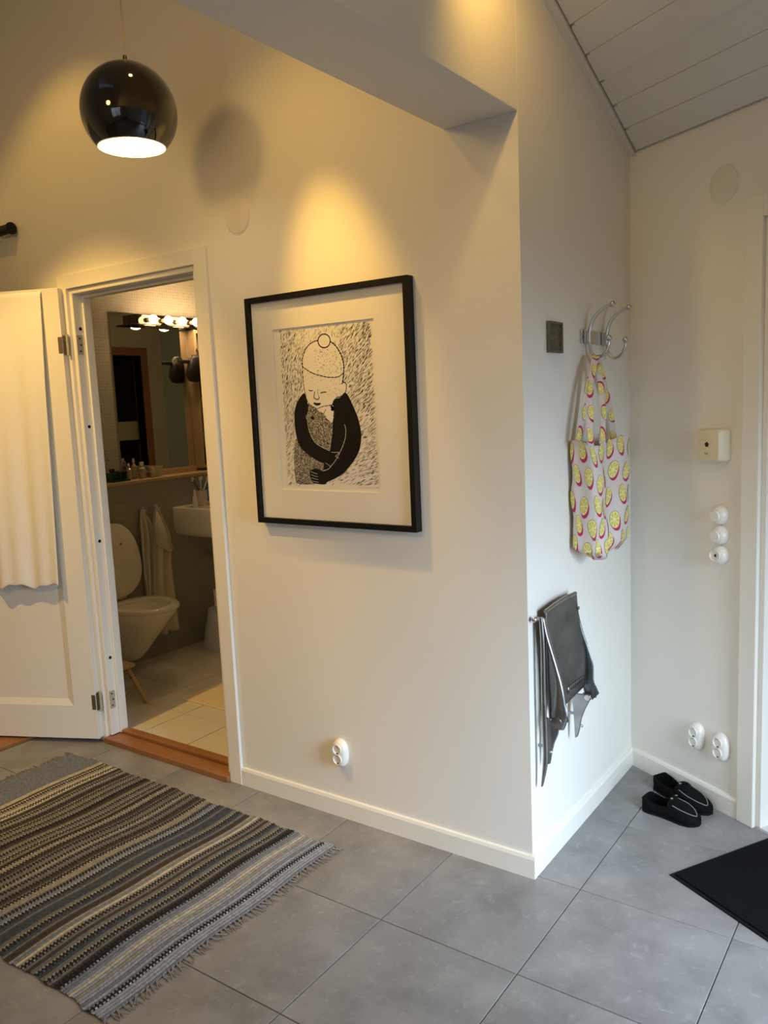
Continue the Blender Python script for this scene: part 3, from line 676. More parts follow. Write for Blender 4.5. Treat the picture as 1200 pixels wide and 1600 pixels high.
for _ in range(6500):
    u, v = rr.random(), rr.random(); x, y = field(u, v)
    edge = min(u, 1-u)
    if u < .5: dens = .85 - .55*max(0, v-.45)*1.6; ang = 60+12*rr.random() + 14*math.sin(v*5); ln = 24+20*rr.random()
    else: dens = (1.0 if v < .55 else .55); ang = 50 + 10*rr.random() - 52*max(0, v-.42); ln = 26+26*rr.random()
    if .3 < u < .62 and v < .2: ang = 85+10*rr.random(); dens = .55
    near = abs(u-.5); dens *= .35+1.3*near
    if rr.random() > dens: continue
    if inside(HEAD, x, y) or inside(BODY, x, y) or inside(ARM, x, y) or inside(BEAR1, x, y) or inside(BEAR2, x, y): continue
    a = math.radians(ang); dx, dy_ = math.cos(a)*ln/2, -math.sin(a)*ln/2
    wv = .0008+.0012*rr.random()
    P0, P1 = pp(x-dx, y-dy_), pp(x+dx, y+dy_); d = Vector((P1.x-P0.x, 0, P1.z-P0.z)); nn = Vector((-d.z, 0, d.x)).normalized()*wv/2; mid = (P0+P1)/2
    m_.add([Vector((P0.x, PY-.0002, P0.z)), Vector((mid.x, PY-.0002, mid.z))-nn, Vector((P1.x, PY-.0002, P1.z)), Vector((mid.x, PY-.0002, mid.z))+nn], [(0, 1, 2, 3)]); n_s += 1
for _ in range(420):
    x, y = 190+rr.random()*360, 260+rr.random()*430
    inhat = inside(HAT, x, y)
    if not inside(HEAD, x, y): continue
    if inhat and not (280 < x < 540 and rr.random() < .9): continue
    if not inhat and (x < 400 and y > 560 or rr.random() < .35): continue
    a = math.radians(-25+30*rr.random() if inhat else 70+30*rr.random()); ln = 8+12*rr.random()
    P0, P1 = pp(x, y), pp(x+math.cos(a)*ln, y-math.sin(a)*ln); d = Vector((P1.x-P0.x, 0, P1.z-P0.z)); nn = Vector((-d.z, 0, d.x)).normalized()*.0005; mid = (P0+P1)/2
    m_.add([Vector((P0.x, PY-.0002, P0.z)), Vector((mid.x, PY-.0002, mid.z))-nn, Vector((P1.x, PY-.0002, P1.z)), Vector((mid.x, PY-.0002, mid.z))+nn], [(0, 1, 2, 3)])
o = m_.build('printed_hatching', INK, pic, smooth=False, fix=False); o['kind'] = 'stuff'
m_ = MB(); PEN = mat('pencil', (.30, .29, .27), .8)
x = 685
for k in range(11):
    stroke(m_, [(x, 1500), (x+5, 1488+rr.random()*6), (x+8, 1502), (x+13, 1493+rr.random()*5)], .0005, .0003); x += 15 + (8 if k in (2, 7) else 0)
for k in range(3): stroke(m_, [(40+k*11, 1478), (44+k*11, 1468), (48+k*11, 1480)], .0005, .0003)
m_.build('pencil_signature', PEN, pic, smooth=False, fix=False)

# round blanking covers on the walls
def cover(name, label, M, group=None):
    o = thing(name, label, 'cover', M.translation)
    b = MB(); b.lathe([(.0005, -.0035), (.054, -.0035), (.0565, -.0028), (.0575, 0)], (0, 0, 0), 40, 'y'); b.v = [M @ p for p in b.v]; b.build('cap', mat('cover_paint', (.73, .69, .60), .5), o, auto=60)
    b = MB(); b.lathe([(.0005, -.0015), (.0605, -.0015), (.0615, 0)], (0, 0, 0), 40, 'y'); b.v = [M @ p for p in b.v]; b.build('ring', mat('cover_paint', (.73, .69, .60), .5), o)
MAm = lambda x, z: Matrix.Translation((x, 0, z))
def MCm(t, z):
    p = cpt(t, 0, z); M = MC.copy(); M.translation = p; return M
q = at(371, 340, 'y', 0); cover('round_wall_cover', 'round painted wall cover between the lamp and the framed print', MAm(q.x, q.z))
cover('round_wall_cover', 'round painted wall cover high above the wall box by the entry door', MCm(.441, 2.187))

# sockets: local frame x right, y away from the room, z up
def socket(M, label):
    M = M @ Matrix.Scale(.84, 4)
    o = thing('wall_socket', label, 'socket', M.translation)
    b = MB(); n = 40
    def oval(w, h, y): return [Vector((w*math.copysign(abs(math.cos(a))**.85, math.cos(a)), y, h*math.copysign(abs(math.sin(a))**.85, math.sin(a)))) for a in [2*math.pi*k/n for k in range(n)]]
    b.loft([oval(.0395, .062, 0), oval(.040, .063, -.006), oval(.0375, .060, -.016), oval(.031, .052, -.026), oval(.024, .044, -.029)])
    b.v = [M @ p for p in b.v]; b.build('housing', PLASTIC, o, auto=60)
    for z in (.0225, -.0225):
        b = MB(); b.lathe([(.0215, -.020), (.0225, -.0355), (.0205, -.0355), (.0195, -.0235), (.0005, -.0235)], (0, 0, z), 32, 'y'); b.v = [M @ p for p in b.v]
        well = b.build('socket_well', PLASTIC, o, auto=40)
        b = MB()
        for dx in (-.0095, .0095): b.lathe([(.0002, -.0238), (.0026, -.0238), (.0026, -.0236), (.0002, -.0236)], (dx, 0, z), 10, 'y')
        b.box((-.004, -.032, z-.0203), (.004, -.0236, z-.0165)); b.box((-.004, -.032, z+.0165), (.004, -.0236, z+.0203))
        b.v = [M @ p for p in b.v]; b.build('contacts', BLACK, well)
socket(MAm(at(531, 1175, 'y', -.01).x, .252), 'white double socket low on the wall below the framed print')
socket(MCm(.350, .243), 'left one of two white double sockets above the black shoes')
socket(MCm(.462, .243), 'right one of two white double sockets, beside the entry door casing')
# round switches
def switch(M, label, kind):
    o = thing('light_switch', label, 'switch', M.translation)
    b = MB(); b.lathe([(.0335, 0), (.034, -.006), (.031, -.018), (.025, -.026), (.0215, -.028), (.0005, -.028)], (0, 0, 0), 36, 'y'); b.v = [M @ p for p in b.v]; b.build('housing', PLASTIC, o, auto=50)
    if kind == 'rocker':
        b = MB(); b.lathe([(.0195, -.0262), (.0205, -.031), (.0185, -.0345), (.0005, -.0350)], (0, 0, 0), 32, 'y'); R_ = Matrix.Translation((0, 0, 0)) @ Matrix.Rotation(math.radians(5), 4, 'X'); b.v = [M @ (R_ @ p) for p in b.v]; b.build('rocker', PLASTIC, o, auto=40)
    else:
        b = MB(); b.lathe([(.0215, -.0262), (.0225, -.034), (.0205, -.035), (.018, -.031), (.0005, -.029)], (0, 0, 0), 32, 'y'); b.v = [M @ p for p in b.v]; k_ = b.build('socket_well', PLASTIC, o, auto=40)
        b = MB(); b.lathe([(.0002, -.0296), (.0024, -.0296), (.0024, -.0292), (.0002, -.0292)], (-.006, 0, .002), 10, 'y'); b.box((.0, -.0335, -.004), (.003, -.0292, .006)); b.v = [M @ p for p in b.v]; b.build('contact_hole', BLACK, k_)
switch(MCm(.443, 1.083), 'topmost round white rocker switch under the wall box', 'rocker')
switch(MCm(.4445, 1.0125), 'middle round white rocker switch in the column of three', 'rocker')
switch(MCm(.446, .942), 'lowest of three round white fittings, with a dark hole in its face', 'hole')
# square wall box with a pentagon window
M_ = MCm(.424, 1.327); bx = thing('wall_box', 'cream square wall box with a dark pentagon window above the switches', 'wall box', M_.translation)
def rrect(w, h, y, r=.012, n=5):
    P = []
    for cx, cz, a0 in ((w-r, h-r, 0), (-w+r, h-r, 90), (-w+r, -h+r, 180), (w-r, -h+r, 270)):
        for k in range(n+1):
            a = math.radians(a0+90*k/n); P.append(Vector((cx+r*math.cos(a), y, cz+r*math.sin(a))))
    return P
b = MB(); b.loft([rrect(.058, .056, 0), rrect(.058, .056, -.022), rrect(.050, .054, -.046), rrect(.047, .051, -.049)]); b.v = [M_ @ p for p in b.v]
b.build('box_body', mat('cream_plastic', (.72, .66, .48), .4), bx, auto=40)
b = MB(); P5 = [Vector((-.002+.0095*math.sin(2*math.pi*k/5), -.0496, .003+.0095*math.cos(2*math.pi*k/5))) for k in range(5)]
b.loft([[p+Vector((0, .0004, 0)) for p in P5], P5]); b.v = [M_ @ p for p in b.v]; b.build('pentagon_window', mat('dark_red_plastic', (.02, .006, .004), .2), bx, smooth=False)
b = MB(); b.box((-.011, -.0493, -.031), (-.007, -.0489, -.024)); b.box((-.006, -.0493, -.031), (-.003, -.0489, -.026)); b.box((-.002, -.0493, -.032), (.003, -.0489, -.026)); b.v = [M_ @ p for p in b.v]
b.build('small_marks', mat('olive_print', (.33, .27, .12), .6), bx, smooth=False)

# bronze relief plaque on the side wall
q0 = at(855, 508, 'x', .004); q1 = at(877, 549, 'x', .004)
y0, y1, z0, z1 = q0.y, q1.y, 1.652, 1.748
pl = thing('relief_plaque', 'small dark bronze relief plaque to the left of the coat rack', 'plaque', (0, (y0+y1)/2, z0))
b = MB(); fwp = .008
b.box((0, y0, z0), (.012, y0+fwp, z1)); b.box((0, y1-fwp, z0), (.012, y1, z1)); b.box((0, y0+fwp, z0), (.012, y1-fwp, z0+fwp)); b.box((0, y0+fwp, z1-fwp), (.012, y1-fwp, z1)); b.build('rim', BRONZE, pl, smooth=False, bevel=.0015)
b = MB(); rp = random.Random(5); hs = {}
def relief(u, v):
    h = .0050 + .0034*math.sin(u*9+math.sin(v*7)*2)*math.cos(v*11+u*3) + .0012*math.sin(u*31)*math.sin(v*37)
    return Vector((h+.0008, y0+fwp+(y1-y0-2*fwp)*u, z0+fwp+(z1-z0-2*fwp)*v))
b.grid(relief, 26, 30); b.build('relief', BRONZE, pl, auto=80)

# coat rack ---------------------------------------------------------------
ry0, ry1, rz0, rz1 = .445, .700, 1.690, 1.735
rack = thing('coat_rack', 'brushed nickel coat rack with two double hooks', 'coat rack', (0, (ry0+ry1)/2, rz0))
b = MB(); b.box((.0, ry0, rz0), (.005, ry1, rz1)); pla = b.build('plate', STEEL, rack, smooth=False, bevel=.001)
b = MB(); b.lathe([(.0003, .0075), (.004, .0072), (.005, .005)], (0, ry0+.018, (rz0+rz1)/2), 12, 'x'); b.build('screw', HINGE_M, pla)
for hy in (.490, .655):
    hz = (rz0+rz1)/2
    hk = MB(); hk.box((.005, hy-.017, rz0-.001), (.016, hy+.017, rz1+.001)); hook = hk.build('hook', STEEL, rack, smooth=False, bevel=.003)
    for dy in (-.008, .008):
        up = smooth_line([(.018, hy+dy*.6, hz-.02), (.020, hy+dy*.6, hz+.025), (.034, hy+dy*.5, hz+.060), (.060, hy+dy*.25, hz+.085), (.092, hy+dy*.05, hz+.098)], 6)
        m_ = MB(); m_.tube(up, .0048, 10); m_.build('upper_prong', STEEL, hook, auto=60)
    lo = smooth_line([(.018, hy, hz+.02), (.018, hy, hz-.025), (.024, hy, hz-.055), (.046, hy, hz-.072), (.070, hy, hz-.060), (.083, hy, hz-.035), (.084, hy, hz-.016)], 6)
    m_ = MB(); m_.tube(lo, .0050, 10); m_.build('lower_prong', STEEL, hook, auto=60)
    m_ = MB(); m_.sphere((.097, hy, hz+.099), .0105, 16, 10); m_.build('ball_tip', STEEL, hook, auto=80)
    m_ = MB(); m_.sphere((.084, hy, hz-.010), .0105, 16, 10); m_.build('ball_tip', STEEL, hook, auto=80)

# tote bag ----------------------------------------------------------------
BAGC = mat('tote_canvas', (.66, .59, .54), .85, bump=(120, .4))
bag = thing('tote_bag', 'pale canvas tote bag printed with lemon slices, hanging on the coat rack', 'bag', (.06, .47, .96))
zt, zb_ = 1.362, .985
def bag_prof(v):
    """closed plan outline at height fraction v (0 top, 1 bottom)"""
    sag = .006*math.sin(v*5)
    a = [(.010, .335+.006*v), (.045+.01*v, .312+.012*v), (.088+.012*math.sin(3*v), .300+.025*v), (.104+.012*v, .350+.02*v), (.092-.006*math.sin(v*4), .450), (.104+.004*v, .550-.01*v), (.096+.004*v, .650-.020*v), (.060, .665-.020*v), (.014, .635-.01*v), (.008, .470)]
    return a
def bag_pt(u, v):
    """u around the outline 0..1 (0 = rear left edge), v from top to bottom"""
    P = bag_prof(v); n = len(P); q = (u % 1)*n; i = int(q); t = q-i
    a, b_, c, d = [Vector((*P[(i+k) % n], 0)) for k in (-1, 0, 1, 2)]
    p = .5*((2*b_)+(c-a)*t+(2*a-5*b_+4*c-d)*t*t+(3*b_-a-3*c+d)*t**3)
    wob = .004*math.sin(u*40+v*9)*v + .003*math.sin(u*23-v*17)
    z = zt + (zb_-zt)*v + .010*math.sin(u*12.5+1)*(1-v) - .018*v*math.sin(max(0, min(1, u*2.2))*3.14)
    cx, cyy = .066, .466; s_ = 1 - .35*max(0, v-.93)/.07
    return Vector((max(.004, cx+(p.x-cx+wob)*s_), cyy+(p.y-cyy)*s_, z))
b = MB(); NU, NV = 60, 30
rings = [[bag_pt(i/NU, j/NV) for i in range(NU)] for j in range(NV+1)]
b.loft(rings, cap=False); b.f.append([NV*NU+i for i in range(NU)]); b.fm.append(0)
body = b.build('bag_body', BAGC, bag, auto=80); qm = body.modifiers.new('s', 'SOLIDIFY'); qm.thickness = .0015; qm.offset = -1
YEL = mat('lemon_yellow', (.66, .56, .06), .8); MAG = mat('magenta_print', (.48, .015, .12), .8); PITH = mat('lemon_pith', (.85, .80, .50), .8); RIND = mat('lemon_rind', (.42, .22, .03), .8)
PER = .98                                              # outline length in metres, for round slices
def slice_print(m_, fn, cu, cv, r, su, sv, ph=0, clipf=None):
    """fn(u, v, offset) -> point; su, sv metres per unit"""
    def disc(r_, off, mi, dx=0, dy=0, n=18, a0=0, a1=2*math.pi, inner=0):
        P = []
        for k in range(n+1):
            a = a0+(a1-a0)*k/n; P.append((cu+(dx+r_*math.cos(a))/su, cv+(dy+r_*math.sin(a))/sv))
        cen = (cu+(dx+inner*math.cos((a0+a1)/2))/su, cv+(dy+inner*math.sin((a0+a1)/2))/sv)
        # two rings so that it follows the surface
        vs = [fn(*cen, off)] + [fn((p[0]+cen[0])/2, (p[1]+cen[1])/2, off) for p in P] + [fn(*p, off) for p in P]
        if clipf and not clipf(cu, cv): return
        fs = [(0, 1+k, 2+k) for k in range(n)] + [(1+k, n+2+k, n+3+k, 2+k) for k in range(n)]
        m_.add(vs, fs, mi)
    disc(r*1.0, .0008, 0, r*.20, r*.30); disc(r*1.0, .0011, 3); disc(r*.93, .0014, 2)
    for k in range(8):
        a = ph+k*math.pi/4; disc(r*.82, .0017, 1, 0, 0, 4, a+.09, a+math.pi/4-.09, r*.12)
def bag_fn(u, v, off):
    p = bag_pt(u, v); e = .004
    t1 = bag_pt(u+e, v)-bag_pt(u-e, v); t2 = bag_pt(u, min(1, v+e))-bag_pt(u, max(0, v-e)); n = t1.cross(t2)
    if n.length < 1e-9: return p
    n.normalize(); c = Vector((.066, .466, p.z))
    if n.dot(p-c) < 0: n = -n
    return p + n*off
m_ = MB(); rb = random.Random(21)
SU, SV = 1.02, .377
rows = [.085, .30, .51, .72, .90]
for i, v in enumerate(rows):
    for k in range(8):
        u = .03 + k*.094 + (.045 if i % 2 else 0) + rb.uniform(-.008, .008)
        if u > .74: continue
        vv = v + rb.uniform(-.03, .03)
        slice_print(m_, bag_fn, u, vv, .0300, SU, SV, rb.random()*6)
o = m_.build('printed_slices', [MAG, YEL, PITH, RIND], bag, smooth=False, fix=False); o['kind'] = 'stuff'
# handles: two flat straps looped over the lower prong of the left hook
HK = Vector((.046, .490, 1.652))
def strap_fn(path, wd):
    L_ = smooth_line(path, 10)
    def fn(u, v, off=0):
        q = max(0, min(.9999, v))*(len(L_)-1); i = int(q); t = q-i; p = L_[i]*(1-t)+L_[min(i+1, len(L_)-1)]*t
        d = (L_[min(i+1, len(L_)-1)]-L_[i]).normalized(); side = Vector((.35, .94, 0)); side = (side - d*side.dot(d)).normalized(); n = side.cross(d).normalized()
        if n.x < 0: n = -n
        ww = wd*(.75+.25*abs(math.cos(math.pi*v)))
        return p + side*(u-.5)*ww + n*(off+.002*math.sin(v*20+u*3))
    return fn, L_
X_ = lambda x, y, c: at(x, y, 'x', c)
straps = [
    [X_(902, 694, .022), X_(911, 650, .030), X_(921, 595, .040), X_(928, 562, .046), X_(930, 557, .048), X_(929, 563, .056), X_(923, 600, .066), X_(921, 650, .082), X_(923, 697, .100)],
    [X_(941, 697, .098), X_(942, 650, .082), X_(938, 600, .062), X_(932, 563, .052), X_(932, 556, .044), X_(934, 562, .038), X_(946, 610, .030), X_(954, 655, .026), X_(960, 694, .024)],
]
for path in straps:
    fn, L_ = strap_fn(path, .030); m_ = MB(); m_.grid(lambda u, v: fn(u, v), 4, 60); o = m_.build('handle', BAGC, bag, solid=.0018, auto=80)
    m_ = MB(); tot = sum((L_[i+1]-L_[i]).length for i in range(len(L_)-1))
    for k in range(11):
        v = .05+k*.09; side_u = .5+(.30 if k % 2 else -.25)
        def f2(u, vv, off): return fn(max(.0, min(1, u)), vv, off+.0012)
        slice_print(m_, f2, side_u, v, .019, .030, tot, rb.random()*6)
    m_.build('printed_slices', [MAG, YEL, PITH, RIND], o, smooth=False, fix=False)

# metal folding seat ------------------------------------------------------
seat = thing('folding_seat', 'old metal folding seat hung folded against the side wall', 'seat', (.05, .17, .28))
YLs, YRs = .045, .310
def ay(px, py, y): return at(px, py, 'y', y)
# seat panel: left and right edges measured on two upright planes
Ledge = smooth_line([ay(852, 957, .055), ay(853, 985, .055), ay(855, 1020, .055), ay(856, 1060, .055), ay(858, 1095, .055), ay(859, 1124, .055)], 5)
Redge = smooth_line([ay(899, 928, .295), ay(901, 950, .295), ay(907, 985, .295), ay(914, 1022, .295), ay(915, 1050, .295), ay(912, 1072, .295)], 5)
def panel(u, v):
    q = v*(len(Ledge)-1); i = min(int(q), len(Ledge)-2); t = q-i
    a = Ledge[i]*(1-t)+Ledge[i+1]*t; c = Redge[i]*(1-t)+Redge[i+1]*t
    p = a*(1-u)+c*u; p.x -= .008*math.sin(math.pi*u)*math.sin(math.pi*v); 
    if v < .08: p.z += .006*math.sin(math.pi*u)
    p.x = max(p.x, .016); return p
b = MB(); b.grid(panel, 20, 24); b.build('seat_panel', CAST_D, seat, solid=.006, auto=80)
# raised maker's bar across the lower front of the panel
b = MB(); 
def barp(u, v): 
    p = panel(.50+.42*u, .815+.065*v); return p+Vector((.0045, 0, 0))
b.grid(barp, 12, 2); bar = b.build('raised_bar', CAST, seat, solid=.0025)
b = MB()
for k in range(7):
    p = panel(.54+.34*k/6, .846)+Vector((.0062, 0, 0)); b.box((p.x-.001, p.y-.006, p.z-.007), (p.x+.0018, p.y+.006, p.z-.004)); b.box((p.x-.001, p.y-.006, p.z+.003), (p.x+.0018, p.y+.006, p.z+.006)); b.box((p.x-.001, p.y-.006, p.z-.004), (p.x+.0018, p.y-.003, p.z+.003))
b.build('worn_lettering', CAST, bar, smooth=False)
# top rail
b = MB(); b.tube([panel(u/12, 0)+Vector((0, 0, .002)) for u in range(13)], .0065, 10); b.build('top_rail', CAST, seat, auto=60)
# arms
def flat_arm(name, pts, ws, th, mt):
    """pts: centre line, ws: widths in the outward direction, th: thickness across the wall"""
    L_ = smooth_line(pts, 6); n = len(L_); W = []
    for i in range(n):
        q = i/(n-1)*(len(ws)-1); k = min(int(q), len(ws)-2); W.append(ws[k]*(1-(q-k))+ws[k+1]*(q-k))
    rings = []
    for i, p in enumerate(L_):
        d = (L_[min(i+1, n-1)]-L_[max(i-1, 0)]).normalized(); o_ = Vector((d.z, 0, -d.x)).normalized()
        if o_.x < 0: o_ = -o_
        s_ = Vector((0, 1, 0)); w_ = W[i]/2; t_ = th/2
        rings.append([p + o_*(w_*math.cos(a)) + s_*(t_*math.sin(a)*(1 if abs(math.cos(a)) < .9 else .9)) for a in [2*math.pi*k/12 for k in range(12)]])
    m_ = MB(); m_.loft(rings); return m_.build(name, mt, seat, auto=60)
flat_arm('side_arm', [ay(850, 966, YLs), ay(855, 992, YLs), ay(863, 1022, YLs), ay(870, 1050, YLs), ay(874, 1075, YLs), ay(875, 1098, YLs), ay(875, 1118, YLs), ay(873, 1138, YLs)], [.009, .010, .013, .018, .028, .040, .056, .034], .020, CAST)
flat_arm('side_arm', [ay(899, 930, YRs), ay(901, 958, YRs), ay(907, 987, YRs), ay(914, 1013, YRs), ay(919, 1036, YRs), ay(919, 1057, YRs), ay(921, 1073, YRs), ay(924, 1090, YRs)], [.010, .014, .020, .028, .036, .040, .048, .036], .012, CAST_D)
for (pts_, yy_, mt_) in (([(881, 1100), (890, 1127), (878, 1134)], YLs, CHROME), ([(926, 1060), (936, 1084), (925, 1094)], YRs, CAST_D)):
    b = MB(); rg = [[ay(x, y, yy_)+Vector((0, d_, 0)) for x, y in pts_] for d_ in (-.004, .004)]; b.loft(rg); b.build('arm_ear', mt_, seat, smooth=False, bevel=.0015)
# rounded knuckles at the hips
b = MB(); b.lathe([(.004, -.014), (.018, -.011), (.021, 0), (.018, .010), (.004, .012)], ay(871, 1128, YLs), 20, 'y'); b.build('hip_knuckle', CAST, seat)
b = MB(); b.lathe([(.003, -.008), (.014, -.007), (.017, 0), (.014, .007), (.003, .008)], ay(917, 1088, YRs), 20, 'y'); b.build('hip_knuckle', CAST, seat)
# wall straps and brackets
flat_arm('wall_strap', [ay(845, 965, .03), ay(848, 1010, .03), ay(849, 1080, .03), ay(851, 1140, .03), ay(852, 1190, .03), ay(847, 1228, .03)], [.013, .015, .016, .018, .018, .006], .012, CAST)
def blade(P, th, mt):
    rings = []
    for (pa, pb) in P: rings.append([pa-Vector((0, th/2, 0)), pa+Vector((0, th/2, 0)), pb+Vector((0, th/2, 0)), pb-Vector((0, th/2, 0))])
    m_ = MB(); m_.loft(rings); o = m_.build('bracket_blade', mt, seat, smooth=True, bevel=.002, auto=30); return o
yb = .060
blade([(ay(854, 1120, yb), ay(874, 1138, yb)), (ay(854, 1145, yb), ay(872, 1148, yb)), (ay(854, 1165, yb), ay(866, 1162, yb)), (ay(855, 1180, yb), ay(862, 1180, yb)), (ay(856, 1194, yb), ay(860, 1193, yb))], .008, CAST)
yb = .290
blade([(ay(895, 1082, yb), ay(924, 1086, yb)), (ay(895, 1096, yb), ay(921, 1096, yb)), (ay(896, 1108, yb), ay(915, 1107, yb)), (ay(897, 1122, yb), ay(909, 1122, yb)), (ay(898, 1138, yb), ay(906, 1139, yb)), (ay(899, 1153, yb), ay(903, 1150, yb))], .008, CAST)
for c in (ay(909, 1134, .285), ay(861, 1175, .055)):
    b = MB(); b.sphere(c, .005, 10, 6); b.build('rivet', CHROME, seat)
b = MB(); c = ay(918, 1090, .283); b.lathe([(.0095, -.004), (.012, 0), (.0095, .004)], c, 18, 'y'); b.build('pivot_ring', CHROME, seat)
b = MB(); p0 = ay(849, 968, .045); p1 = ay(835, 968, .010)
b.tube([p0, p0*.5+p1*.5, p1], [.005, .005, .006], 12); b.sphere(p1, .0095, 14, 8); b.build('hanging_bolt', CHROME, seat)
zz = ay(905, 950, .30)
for qa, qb, r_ in ((p0+Vector((-p0.x+.001, .004, 0)), p0+Vector((0, .004, 0)), .006), (Vector((zz.x, .30, zz.z)), Vector((.001, .30, zz.z)), .006), (Vector((.001, .06, .42)), Vector((.035, .06, .42)), .005), (Vector((.001, .29, .45)), Vector((.03, .29, .45)), .005)):
    b = MB(); b.tube([qa, qb], r_, 10); b.build('wall_pin', CAST, seat)

# doormat -----------------------------------------------------------------
a = at(1046, 1365, 'z', .006); d1 = at(1200, 1469, 'z', .006)-a; d2 = at(1200, 1298, 'z', .006)-a
d1.normalize(); d2 = (d2 - d1*d2.dot(d1)).normalized()
dm = thing('doormat', 'flat black doormat in front of the entry door at the right edge', 'mat', (a.x, a.y, 0))
LM, WM = .95, .62
LM = min(LM, (RX-.05-a.x)/max(.01, d1.x+ .0))
b = MB()
def mpt(u, v, z): p = a + d1*u + d2*v; return Vector((p.x, p.y, z))
lim = .44
b.loft([[mpt(0, 0, .0005), mpt(LM, 0, .0005), mpt(LM, lim, .0005), mpt(0, lim, .0005)], [mpt(.001, .001, .004), mpt(LM, .001, .004), mpt(LM, lim, .004), mpt(.001, lim, .004)]]); b.build('rubber_edge', mat('black_rubber', (.006, .006, .0065), .7, spec=.15), dm, smooth=False)
b = MB(); b.grid(lambda u, v: mpt(.012+(LM-.024)*u, .012+(lim-.024)*v, .0085+.0004*math.sin(u*19+v*7)), 60, 20); 
b.build('pile', RUBBER, dm, smooth=True)
b = MB(); b.loft([[mpt(.012, .012, .003), mpt(LM-.012, .012, .003), mpt(LM-.012, lim-.012, .003), mpt(.012, lim-.012, .003)], [mpt(.012, .012, .008), mpt(LM-.012, .012, .008), mpt(LM-.012, lim-.012, .008), mpt(.012, lim-.012, .008)]]); b.build('backing', RUBBER, dm, smooth=False)

